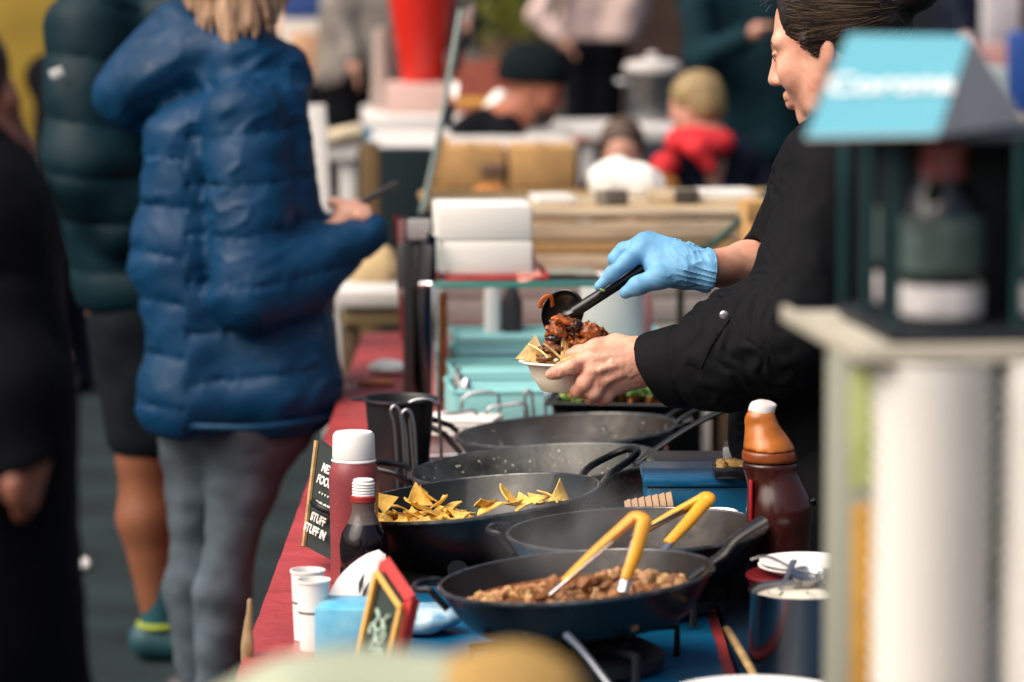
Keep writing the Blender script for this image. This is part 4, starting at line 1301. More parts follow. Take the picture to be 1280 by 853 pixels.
def drape(name, L_, R_, m, parent, lift=.0022, th=.003, n=14):
    """strip of cloth between two pixel polylines laid on the jacket surface"""
    def samp(pl, u):
        k = u * (len(pl) - 1); i = min(int(k), len(pl) - 2); t_ = k - i
        return pl[i][0] * (1 - t_) + pl[i + 1][0] * t_, pl[i][1] * (1 - t_) + pl[i + 1][1] * t_
    v = []
    for i in range(n + 1):
        a, b = samp(L_, i / n), samp(R_, i / n)
        for j in range(5):
            w = j / 4
            h_ = hit(bvj, a[0] * (1 - w) + b[0] * w, a[1] * (1 - w) + b[1] * w, lift)
            if h_ is None: return
            v.append(h_)
    m_ = len(v)
    v += [p + np.array((0, .004, 0)) for p in v]
    f = []
    for i in range(n):
        for j in range(4):
            k = i * 5 + j
            f.append([k, k + 1, k + 6, k + 5])
    rim = list(range(5)) + [i * 5 + 4 for i in range(1, n + 1)] + [n * 5 + j for j in (3, 2, 1, 0)] + [i * 5 for i in range(n - 1, 0, -1)]
    for a, b in zip(rim, rim[1:] + rim[:1]): f.append([a, b, b + m_, a + m_])
    return part(name, Geo().add(v, f), m, parent, sharp=50)
drape('sleeve_tab', [(897, 384), (880, 402), (866, 425), (858, 452)], [(914, 396), (900, 416), (886, 438), (876, 462)], M_black, jk)
bp_ = hit(bvj, 905, 394, .004)
if bp_ is not None:
    d = Vector(bp_) - Vector((0, 0, CAMZ)); d.normalize()
    Mb = frame(bp_, Vector((1, 0, 0)), Vector((0, 0, 1)))
    part('button', lathe([(0, .0035), (.0045, .0033), (.0066, .0020), (.0074, 0), (.007, -.002), (0, -.003)], 24, Mb), mat('button_metal', (.55, .55, .56), .3, metal=.9), jk)
# trousers, apron, shoes
F = Field()
for sy in (-.095, .095):
    F.cone(hipz + (0, sy, -.02), .11, (hipz[0] + .02, hipz[1] + sy, .48), .08, .05).cone((hipz[0] + .02, hipz[1] + sy, .48), .08, (hipz[0] + .04, hipz[1] + sy, .06), .06, .03)
F.cone(hipz + (0, -.05, 0), .13, hipz + (0, .05, 0), .13, .05)
part('trousers', F.mesh(.01, lambda P: .008 * vnoise(P, 12)), M_black, pr)
for sy in (-.095, .095):
    a = np.array((hipz[0] + .05, hipz[1] + sy, .05))
    part('shoe', Field().cone(a, .045, a + (-.17, 0, -.008), .038, .03).plane((0, 0, .004), (0, 0, -1)).mesh(.008), mat('black_shoe', (.015, .015, .016), .4), pr)

# blue glove on the right hand
F = Field()
g0 = .045
def gq(px, py, dy=0.): return q(px, py, g0 + dy)
M1 = [(gq(806, 306, .022), .0140), (gq(802, 313, .002), .0150), (gq(812, 304, .042), .0132), (gq(822, 308, .056), .0118)]
F.cone(gq(884, 338), .0285, gq(858, 334), .0265, .02)
for p, r in M1: F.cone(gq(856, 332, .006), .0220, p, r * 1.25, .022)
F.cone(gq(848, 338, -.008), .024, gq(824, 336, -.010), .022, .02)
F.chain([M1[1][0], gq(785, 326, -.014), gq(765, 343, -.020), gq(749, 358, -.020)], [.0150, .0125, .0108, .0075], .008)     # index along the handle
F.chain([M1[0][0], gq(780, 314, .026), gq(770, 324, .028), gq(780, 338, .020), gq(797, 340, .010)], [.0140, .0128, .0118, .0108, .0090], .008)  # middle curls round
F.chain([M1[2][0], gq(790, 320, .050), gq(786, 336, .044), gq(802, 348, .026)], [.0130, .0118, .0108, .0088], .008)
F.chain([M1[3][0], gq(806, 330, .062), gq(800, 346, .052), gq(810, 356, .034)], [.0115, .0104, .0094, .0078], .008)
F.chain([gq(850, 343, -.022), gq(822, 348, -.036), gq(798, 357, -.040), gq(782, 366, -.034)], [.0190, .0158, .0128, .0098], .012)   # thumb, camera side
F.cone(gq(868, 338), .0275, gq(886, 339), .0325, .012)                                                         # flared cuff
F.plane(gq(885, 338), (1, .35, -.12), .002)
F.cone(gq(881, 338), .0245, gq(905, 339), .034, .004, True)
def glovedisp(P):
    u = (P - gq(806, 312)) @ np.array((1, 0, .02))
    w = np.stack([P[:, 0] * 26, (P[:, 2] * 1.0 + P[:, 0] * .25) * 120, P[:, 1] * 60], 1)
    cuff = np.clip((u - .02) / .05, 0, 1)
    fin = .0007
    crin = np.abs(vnoise(w, 1.0)) * 2
    w2 = np.stack([(P[:, 0] + P[:, 2] * .6) * 130, P[:, 2] * 40, P[:, 1] * 50], 1)
    crin2 = np.abs(vnoise(w2, 1.0, 9.)) * 2
    return -(.0003 + .0024 * cuff) * (1 - crin) ** 4 - (.0003 + .0012 * cuff) * (1 - crin2) ** 5 + .0010 * vnoise(P, 60)
M_glove = mat('blue_nitrile', '#669fc8', .6, noise=(40, .16), bump=(300, .2, .0006), sss=.05)
gl = part('glove', F.mesh(.0016, glovedisp, .012), M_glove, pr)
part('glove_bead', tube([gq(885, 338) + np.array((.0, 0, 0)) + np.array((-.12 * .0325 * math.sin(a) * -1 - .35 * .0325 * math.cos(a), .0325 * math.cos(a), .0325 * math.sin(a))) for a in np.linspace(0, 6.2832, 33)], .0014, 6, caps=False), M_glove, gl)

# ---- the bowl, chips, chili and serving spoon ---------------------------------------------------
cb = q(711, 450, YB)
t = thing('paper_bowl', 'white paper bowl of chips and chili held in the seller\'s bare hand', 'bowl', cb - (0, 0, .047))
Mb = T(cb) @ Ry(-1.5)
Rb = .077
M_bowl = mat('bagasse', '#f0e6d4', .7, noise=(140, .06), bump=(220, .2, .0008))
part('wall', lathe([(0, -.047), (.043, -.047), (.046, -.045), (.058, -.026), (.066, -.004), (.0685, -.001), (Rb - .002, .0005), (Rb, .0), (Rb - .0005, .0022), (.0685, .0018), (.0645, -.003), (.056, -.025), (.044, -.043), (0, -.044)], 64, Mb), M_bowl, t, sharp=60)
part('rolled_rim', tube([loc2w(Mb, (Rb * math.cos(a), Rb * math.sin(a), .0005)) for a in np.linspace(0, 6.2832, 61)], .0016, 8, caps=False), mat('bowl_rim_white', (.72, .71, .68), .6), t)
LC = 'pale tortilla chip under the chili in the held bowl'
for px, py, dy, rx, ry, rz in ((668, 441, -.02, 1.05, .3, .3), (681, 443, -.035, .5, .5, 1.4), (694, 441, -.045, .7, -.3, 2.2), (712, 438, -.040, 1.15, -.2, .9), (724, 444, -.05, .4, .2, 4.),
                               (690, 446, 0, .2, .2, 3.), (705, 447, .03, .3, -.2, 5.), (735, 444, .03, .4, .3, 1.), (752, 424, .03, 1.2, -.4, .4), (672, 447, .02, .3, -.1, 2.), (715, 448, -.01, .1, .1, .5)):
    chip(random.choice(chips2), q(px, py, YB + dy), (rx, ry, rz), LC, 'chips in the held bowl')
# chili: one continuous sauced heap with beans and vegetable pieces on it
F = Field()
heap = [(706, 409, 20), (716, 420, 25), (728, 425, 22), (742, 421, 19), (700, 424, 18), (694, 434, 13), (685, 443, 10), (678, 448, 8), (722, 434, 20), (738, 432, 16)]
for px, py, r in heap: F.ell(q(px, py, YB - .012), (r / s * 1.0, r / s * .9, r / s * .72), k=.012)
ch = part('chili', F.mesh(.0017, lambda P: .011 * vnoise(P, 90) + .008 * vnoise(P, 190, 3.) + .003 * vnoise(P, 420, 5.)), mat('chili_sauce', '#80491d', .42, noise=(120, .5), col2='#3a1608', bump=(260, .6, .002), coat=.12), loc=q(710, 440, YB),
          label='glossy brown chili stew tipped from the spoon onto the chips', cat='stew')
bvc = bvh_of(ch)
random.seed(31)
cols = (('chili_bean', (.022, .007, .006), .2), ('chili_carrot', lin('#b0581e')[:3], .42), ('chili_tomato', lin('#8f4a1f')[:3], .45), ('chili_meat', lin('#6b4020')[:3], .5), ('chili_onion', lin('#b5762f')[:3], .42))
gch = [Geo() for _ in cols]
for k in range(150):
    h0 = random.choice(heap)
    x, y = h0[0] + random.gauss(0, .55) * h0[2], h0[1] + random.gauss(0, .5) * h0[2]
    p = hit(bvc, x, y, .0005)
    if p is None: continue
    i = random.choice((0, 1, 1, 2, 2, 3, 3, 4))
    blob(p, random.uniform(.0035, .0068) * (.8 if i == 0 else 1), 2, .13 if i else .05, (1, .7, .5) if i else (1, .62, .6), g=gch[i])
for (nm, c, r), gg in zip(cols, gch):
    o = part({'chili_bean': 'beans', 'chili_carrot': 'carrot_pieces', 'chili_tomato': 'tomato_pieces', 'chili_meat': 'meat_pieces', 'chili_onion': 'onion_pieces'}[nm], gg, mat(nm, c, r, noise=(150, .5), coat=.12, bump=(260, .6, .002)), ch); o['kind'] = 'stuff'
# big recognisable pieces
for px, py, r, sq, m in ((704, 402, 12, (1.2, .7, .35), 'chili_carrot'), (695, 414, 13, (1.1, .7, .5), 'chili_tomato'), (738, 415, 12, (1.1, .7, .75), 'chili_tomato'), (721, 408, 7.5, (1.2, .8, .7), 'chili_bean'), (715, 409, 6, (1.2, .8, .7), 'chili_bean'),
                         (683, 447, 9, (1.5, .6, .55), 'chili_meat'), (690, 437, 10, (1.4, .7, .5), 'chili_meat'), (727, 428, 9, (1.2, .8, .5), 'chili_tomato'), (692, 423, 8, (1.3, .8, .5), 'chili_bean')):
    F = Field().ell(q(px, py, YB - .045), np.array(sq) * r / s, Ry(random.uniform(-30, 30)), .004)
    part('stew_piece', F.mesh(.0014, lambda P: .006 * vnoise(P, 130) + .003 * vnoise(P, 330)), MATS[m], ch)
# spoon
M_spoon = mat('black_nylon', (.012, .012, .013), .30, noise=(50, .4), coat=.2)
a, b = gq(851, 305, .012), q(716, 391, YB + .004)
sn = thing('serving_spoon', 'black nylon serving spoon in the gloved hand tipping out chili', 'spoon', b)
dd = (b - a)
part('handle', tube([a, a + dd * .12, a + dd * .5, a + dd * .86, b], .0092, 14, flat=.8, smooth=5, rs=[.0085, .0100, .0118, .0122, .0125]), M_spoon, sn)
cs = q(703, 391, YB + .016)
nrm = Vector((-.35, -.80, -.10)).normalized()
Ms = frame(cs, Vector((.55, -.30, .78)), nrm.cross(Vector((.55, -.30, .78))))
rs_ = [(0, -.022)] + [(.0385 * math.sin(a_), -.022 * math.cos(a_)) for a_ in np.linspace(.2, 1.57, 9)]
part('bowl', lathe(rs_ + [(.037, .0012)] + [(r - .002, z + .0022) for r, z in rs_[::-1]], 40, Ms @ Sc(1.06, .86, 1)), M_spoon, sn)
part('neck', tube([b - dd * .08, b + dd * .03, cs + (np.array(b) - cs) * .4], .010, 12, smooth=4, flat=.8, rs=[.0105, .0115, .0090]), M_spoon, sn)
part('pepper_strip', tube([q(675, 385, YB - .030), q(677, 377, YB - .034), q(683, 371, YB - .034), q(689, 372, YB - .030), q(691, 383, YB - .024)], .0038, 10, smooth=6, flat=.55), mat('chili_pepper_strip', '#b0551c', .3, noise=(90, .3), coat=.4), loc=q(683, 372, YB),
     label='curl of orange pepper clinging to the black serving spoon', cat='pepper')
part('green_bit', blob(q(752.5, 362.5, YB - .022), .0028, 2, .15, (1.6, .6, .7)), mat('leaf_pale', '#8ba04e'), loc=q(752.5, 362.5, YB), label='tiny green herb leaf stuck on the spoon handle', cat='leaf')

# ---- woman in the blue quilted jacket -------------------------------------------------------------
s = 574
q = at(s)
w1 = person('blonde woman in a bright blue quilted jacket and grey jeans holding a phone', (q(300, 600)[0], q(300, 600)[1], 0))
Hh = q(305, -34, .02)
L, B = head_fields(Hh, 180 - 16, 14, .98)
F = Field(); head_body(F, L, B, .98)
gA = F.mesh(.007)
F = Field()
hp = [(442, 262), (424, 266), (455, 272)]
F.cone(q(415, 300, -.13), .036, q(440, 272, -.13), .028, .02).ell(q(438, 266, -.13), (.034, .03, .026), k=.015)
F.chain([q(446, 258, -.13), q(458, 262, -.135), q(464, 272, -.13)], [.011, .0105, .009], .006)
F.chain([q(449, 264, -.15), q(461, 270, -.15), q(463, 280, -.14)], [.011, .0105, .009], .006)
F.chain([q(444, 254, -.11), q(454, 255, -.12), q(463, 262, -.12)], [.010, .0095, .008], .006)
F.chain([q(449, 270, -.165), q(458, 276, -.16), q(458, 283, -.15)], [.010, .0095, .008], .006)
F.chain([q(430, 258, -.14), q(420, 252, -.14), q(411, 254, -.14)], [.013, .011, .009], .006)
F.cone(q(330, 385, -.16), .045, q(415, 302, -.13), .036, .02).cone(q(310, 140, -.14), .05, q(330, 385, -.16), .045, .03)
F.cone(q(310, 30, .02), .06, q(300, 140, .02), .12, .05).cone(q(300, 160, .02), .12, q(300, 500, .02), .13, .05)
hz_ = q(285, 520, .02)
for dx, dy, kx, fx in ((-.06, .05, -.08, -.08), (.06, -.06, .012, -.03)):
    F.cone(hz_ + (dx, dy, 0), .085, (hz_[0] + kx, hz_[1] + dy, .45), .045, .03).cone((hz_[0] + kx, hz_[1] + dy, .45), .045, (hz_[0] + fx, hz_[1] + dy, .07), .033, .03)
gB = F.mesh(.008)
ab = Geo()
for gg in (gA, gB):
    ab.v.append(gg.verts()); ab.q = gg.q if ab.q is None else np.concatenate([ab.q, gg.q + ab.n]); ab.n += len(gg.verts())
part('body', ab, M_skin2, w1)
F = Field()
F.ell(L(-.025, 0, .045), (.108, .09, .092), B, .02)
F.ell(L(-.06, 0, -.02), (.075, .088, .09), B, .03)
for k in range(9):
    a = -1.9 + k * .475
    F.cone(L(-.05 - .045 * math.cos(a), .085 * math.sin(a), -.03), .024, L(-.055 - .05 * math.cos(a) + .02 * (k % 2), .085 * math.sin(a), -.165 - .02 * (k % 3)), .009, .012)
F.ell(L(.115, 0, -.02), (.075, .1, .085), B, .01, True)
random.seed(41)
for k in range(26):
    x0 = 236 + k * 4.4; d_ = -.03 - .09 * math.sin(math.pi * (k + 2) / 30)
    y1 = 14 + 30 * math.sin(math.pi * k / 25) + random.uniform(-10, 16)
    F.chain([q(x0, -45, d_ + .02), q(x0 + random.uniform(-3, 5), -8, d_), q(x0 + random.uniform(0, 12), y1, d_ - .015)], [.017, .013, .004], .008)
def hd(P):
    w = np.stack([P[:, 0] * 70, P[:, 1] * 70, P[:, 2] * 9], 1)
    return .009 * vnoise(w, 1.)
part('hair', F.mesh(.005, hd), mat('blonde_hair', '#b8977a', .45, noise=(60, .6), col2='#5e4634', stretch=(1, 1, .12)), w1)
F = Field()
for dy in (-.085, .10):
    F.cone(q(238, 175, dy), .095, q(232, 330, dy), .105, .08).cone(q(232, 330, dy), .105, q(250, 400, dy), .095, .06).cone(q(250, 400, dy), .098, q(240, 500, dy), .118, .06)
    F.cone(q(330, 140, dy), .095, q(345, 330, dy), .110, .08).cone(q(345, 330, dy), .105, q(350, 480, dy), .135, .08)
F.plane(q(300, 530), (0, 0.08, -1), .02)
F.cone(q(306, 150, -.17), .088, q(318, 360, -.22), .090, .018)                        # upper arm
F.cone(q(318, 365, -.22), .090, q(375, 345, -.19), .076, .03).cone(q(375, 345, -.19), .076, q(446, 297, -.13), .052, .03)
F.cone(q(446, 297, -.13), .052, q(458, 290, -.13), .045, .01)
F.cone(q(330, 130, .19), .092, q(345, 340, .23), .085, .05).cone(q(345, 340, .23), .085, q(425, 300, .02), .055, .05)
# hood and collar
F.ell(q(205, 98, .02), (.135, .125, .088), Ry(-22), .03)
F.ell(q(262, 62, .02), (.135, .12, .085), Ry(-12), .04)
F.cone(q(215, 40, .02), .06, q(150, 118, .02), .055, .05)
F.cone(q(150, 118, .02), .050, q(185, 145, .02), .040, .04)
F.cone(q(300, 80, -.06), .08, q(352, 92, -.02), .06, .05).cone(q(352, 92, .06), .06, q(300, 80, .10), .08, .05)
F.ell(L(-.01, 0, -.03), (.10, .085, .11), B, .02, True)
sx = q(300, 190)
def puff(P):
    px_ = (P[:, 0] - q(0, 0)[0]) * s
    z = P[:, 2]
    arm = (P[:, 1] < q(300, 200, -.12)[1]) & (px_ > 243)
    ph = z * 9.6 + .22 * vnoise(P, 4.) + .10 * vnoise(P, 14., 3.) + np.where(arm, .42 - (P[:, 0] - sx[0]) * 1.1, .12 * np.sin(P[:, 0] * 9))
    pf = np.abs(np.sin(np.pi * ph)) ** .30
    mask = np.clip((q(0, 128)[2] + .10 * np.clip((px_ - 230) / 120, -1, 1) - z) / .035, 0, 1)
    sd = np.abs(np.sin(np.pi * ph))
    pk = np.abs(vnoise(np.stack([P[:, 0] * 55, P[:, 1] * 55, P[:, 2] * 12], 1), 1.0, 11.)) * np.exp(-sd * 3.5)
    d = -.016 * pf * mask + .013 * mask - .020 * pk * mask
    fold = np.stack([P[:, 0] * 14 + P[:, 2] * 9, P[:, 1] * 9, P[:, 2] * 20 - P[:, 0] * 12], 1)
    rg = np.abs(vnoise(fold * 1.3 + 3.1, 1.0))
    return d + (.018 - .011 * mask) * vnoise(fold, 1.0) - .008 * (1 - np.clip(rg * 6, 0, 1)) * (.35 + vnoise(P, 5., 8.)).clip(0, 1) + .003 * vnoise(P, 24, 2.)
M_blue = mat('blue_nylon', '#033254', .5, spec=.2, noise=(6, .2), bump=(30, .5, .0035), rn=(30, .38, .65))
jb = part('quilted_jacket', F.mesh(.0062, puff, .045), M_blue, w1)
part('cuff', tube([q(455, 291, -.13) + np.array((.010 * math.sin(a), .036 * math.cos(a), .036 * math.sin(a))) for a in np.linspace(0, 6.2832, 25)], .014, 8, caps=False), mat('navy_rib', (.004, .012, .03), .9), jb)
part('hem_band', tube([q(178, 528, .02), q(235, 533, -.18), q(330, 534, -.22), q(424, 520, -.12)], .007, 8, smooth=5), M_blue, jb)
F = Field()
F.cone(hz_ + (-.03, .04, .02), .135, hz_ + (.06, -.04, .02), .14, .05)
for dx, dy, kx, fx, r in ((-.065, .05, -.080, -.080, 1.0), (.065, -.06, .012, -.030, 1.05)):
    F.cone(hz_ + (dx, dy, 0), .100 * r, (hz_[0] + kx, hz_[1] + dy, .44), .055 * r, .03).cone((hz_[0] + kx, hz_[1] + dy, .44), .055 * r, (hz_[0] + kx * .6 + fx * .4 - .008, hz_[1] + dy, .30), .056 * r, .02).cone((hz_[0] + kx * .6 + fx * .4 - .008, hz_[1] + dy, .30), .056 * r, (hz_[0] + fx, hz_[1] + dy, .08), .042 * r, .03)
def jean(P):
    w = np.stack([P[:, 0] * 12 + P[:, 2] * 7, P[:, 1] * 12, P[:, 2] * 22], 1)
    return .012 * vnoise(w, 1.) + .005 * vnoise(P, 40)
part('jeans', F.mesh(.008, jean), mat('grey_denim', '#4c5761', .85, spec=.2, noise=(9, .35), bump=(160, .4, .002)), w1)
for dx, dy in ((-.08, .05), (-.03, -.06)):
    a = np.array((hz_[0] + dx - .03, hz_[1] + dy, .055))
    part('shoe', Field().cone(a, .05, a + (.19, 0, -.012), .038, .03).plane((0, 0, .004), (0, 0, -1)).mesh(.009), mat('dark_shoe', (.02, .02, .025), .5), w1)
part('phone', box(.012, .07, .14, .004, T(q(424, 268, -.10)) @ Ry(62)), mat('phone_dark', (.02, .02, .022), .2), loc=q(424, 268, -.10), label='dark phone in the hand of the woman in blue', cat='phone')

# ---- man in the dark puffer jacket and shorts ------------------------------------------------------
s = 521
q = at(s)
w2 = person('man in a dark green puffer jacket and shorts with bare calves', (q(200, 822)[0], q(200, 822)[1], 0))
L, B = head_fields(q(190, -135, 0), 180 - 25, 5, 1.04)
F = Field(); head_body(F, L, B, 1.04)
F.cone(q(190, -60), .06, q(180, 30), .13, .06).cone(q(180, 40), .13, q(180, 380), .14, .06)
hz2 = q(180, 400, .0)
for dx, dy, fx in ((-.0, -.09, .04), (.03, .10, .10)):
    k_ = np.array((hz2[0] + dx + .01, hz2[1] + dy, .50)); a_ = np.array((hz2[0] + fx, hz2[1] + dy, .09))
    F.cone(hz2 + (dx, dy, 0), .10, k_, .068, .04)
    F.cone(k_, .064, k_ * .62 + a_ * .38 + (-.012, .0, 0), .066, .03).cone(k_ * .62 + a_ * .38 + (-.012, 0, 0), .066, a_, .040, .03)
F.cone(q(90, 60, -.18), .05, q(100, 250, -.2), .04, .03).cone(q(100, 250, -.2), .04, q(190, 300, -.22), .035, .03)
part('body', F.mesh(.009), M_skin3, w2)
F = Field().ell(L(-.02, 0, .05), (.11, .09, .095), B).ell(L(.118, 0, -.02), (.08, .11, .09), B, .01, True)
part('hair', F.mesh(.009, lambda P: .006 * vnoise(P, 60)), M_hair, w2)
F = Field()
for dy in (-.10, .10):
    F.cone(q(130, 60, dy), .12, q(140, 240, dy), .13, .08).cone(q(140, 240, dy), .13, q(160, 360, dy), .12, .08)
    F.cone(q(230, 40, dy), .12, q(235, 350, dy), .13, .08)
F.cone(q(112, 35, -.20), .105, q(112, 210, -.24), .102, .06).cone(q(112, 210, -.24), .10, q(160, 270, -.22), .08, .05)
F.cone(q(160, 270, -.22), .08, q(230, 250, -.20), .06, .04)
F.cone(q(170, -30, 0), .09, q(200, -10, 0), .10, .06)
F.plane(q(180, 385), (0, 0, -1), .02)
def puff2(P):
    ph = P[:, 2] * 8.2 + .5 * vnoise(P, 4., 3.) + (P[:, 0]) * .8
    return -.014 * np.abs(np.sin(np.pi * ph)) ** .4 + .008 + .012 * vnoise(P, 14)
jg = part('puffer_jacket', F.mesh(.009, puff2, .05), mat('dark_teal_nylon', '#08242d', .55, spec=.16, noise=(6, .2), bump=(60, .2, .002)), w2)
lg = q(73, 97, -.345)
part('arm_badge', box(.032, .006, .022, .003, T(lg) @ Ry(-22)), mat('badge_grey', (.5, .52, .52), .6), jg)
F = Field()
for dx, dy in ((0, -.09), (.03, .10)):
    F.cone(hz2 + (dx, dy, 0), .125, (hz2[0] + dx + .01, hz2[1] + dy, .56), .098, .05)
F.plane((0, 0, .50), (0, 0, -1), .006)
part('shorts', F.mesh(.009, lambda P: .012 * vnoise(P, 16)), mat('navy_shorts', '#10161d', .9, spec=.15, noise=(9, .3)), w2)
for dx, dy in ((.04, -.09), (.10, .10)):
    a = np.array((hz2[0] + dx, hz2[1] + dy, 0))
    part('sock', lathe([(.044, .06), (.046, .10), (.048, .20), (.044, .205)], 20, T(a)), mat('teal_sock', '#0d4550', .85), w2)
    sh_ = part('shoe', Field().cone(a + (-.03, 0, .05), .048, a + (.17, -.02, .036), .038, .03).plane((0, 0, .004), (0, 0, -1)).mesh(.008), mat('teal_trainer', '#15404a', .6), w2)
    part('collar_band', tube([a + np.array((.052 * math.cos(b), .05 * math.sin(b), .088)) for b in np.linspace(0, 6.2832, 21)], .007, 6, caps=False), mat('lime_band', '#8a9a2a', .6), sh_)

# ---- customer in a black coat close to the lens ----------------------------------------------------
s = 1200
q0_ = at(s)
q = lambda px, py, dy=0.: q0_(px - 22, py, dy)
w3 = person('customer in a long black coat at the edge of the queue', (q(-60, 600)[0], q(-60, 600)[1], 0))
L, B = head_fields(q(-68, 150, 0), 180 - 28, 2, 1.0)
F = Field(); head_body(F, L, B)
F.cone(q(-60, 200, 0), .05, q(-70, 330, 0), .11, .05).cone(q(-70, 330, 0), .12, q(-70, 800, 0), .13, .06)
for dy in (-.08, .08):
    a = q(-70, 820, dy); F.cone(a, .085, (a[0], a[1], .07), .045, .04)
F.cone(q(20, 420, -.16), .04, q(50, 560, -.17), .028, .02).ell(q(52, 592, -.17), (.02, .03, .042), k=.02)
for k in range(4):
    F.chain([q(49 + 3 * k, 602, -.19 + .018 * k), q(51 + 3 * k, 630 - 3 * abs(k - 1), -.192 + .018 * k), q(45 + 3 * k, 645 - 3 * abs(k - 1), -.188 + .018 * k)], [.0105, .0095, .008], .006)
F.chain([q(43, 587, -.195), q(37, 607, -.205), q(39, 624, -.205)], [.012, .0105, .009], .008)
part('body', F.mesh(.006), mat('dim_skin', '#8a5646', .55, noise=(18, .2), sss=.06), w3)
F = Field().ell(L(-.025, 0, .045), (.11, .09, .095), B).ell(L(-.06, 0, -.03), (.075, .09, .10), B, .03).ell(L(.118, 0, -.02), (.078, .11, .088), B, .01, True)
part('hair', F.mesh(.007, lambda P: .006 * vnoise(P, 60)), mat('auburn_hair', '#3a1c14', .45, noise=(50, .4)), w3)
F = Field()
F.cone(q(-60, 300, -.10), .10, q(-60, 500, -.10), .12, .08).cone(q(-60, 300, .10), .10, q(-60, 500, .10), .12, .08)
F.cone(q(-60, 500, -.08), .13, q(-55, 900, -.06), .138, .08).cone(q(-60, 500, .08), .13, q(-55, 900, .06), .138, .08)
F.cone(q(-60, 250, 0), .09, q(-70, 290, 0), .11, .06)
F.cone(q(-5, 300, -.10), .062, q(15, 430, -.08), .058, .05)
F.cone(q(-20, 262, .10), .075, q(0, 450, .14), .065, .05)
F.cone(q(-78, 300, 0), .135, q(-74, 900, 0), .150, .06).cone(q(-90, 262, .02), .075, q(-80, 300, 0), .12, .05)
part('coat', F.mesh(.008, lambda P: .010 * vnoise(P, 12) + .004 * vnoise(P, 40)), M_darkcoat, w3)
F = Field().cone(q(4, 400, -.14), .060, q(34, 490, -.16), .054, .03).cone(q(34, 490, -.16), .054, q(52, 590, -.17), .044, .03).plane(q(56, 582, -.17), (.25, 0, -1), .006).cone(q(50, 570, -.17), .030, q(58, 650, -.17), .034, .006, True)
part('sleeve', F.mesh(.006, lambda P: .008 * vnoise(P, 20)), M_darkcoat, w3)
F = Field()
a = q(-55, 900, 0)
F.cone(a + (0, -.05, 0), .150, (a[0], a[1] - .05, .30), .16, .08).cone(a + (0, .06, 0), .150, (a[0], a[1] + .06, .30), .16, .08)
part('coat_skirt', F.mesh(.012, lambda P: .012 * vnoise(P, 10)), M_darkcoat, w3)
for dy in (-.08, .08):
    b = np.array((a[0] + .02, a[1] + dy, .05)); part('boot', Field().cone(b, .05, b + (.16, 0, -.01), .038, .03).cone(b, .05, b + (0, 0, .25), .06, .03).plane((0, 0, .004), (0, 0, -1)).mesh(.01), mat('black_shoe', (0, 0, 0)), w3)

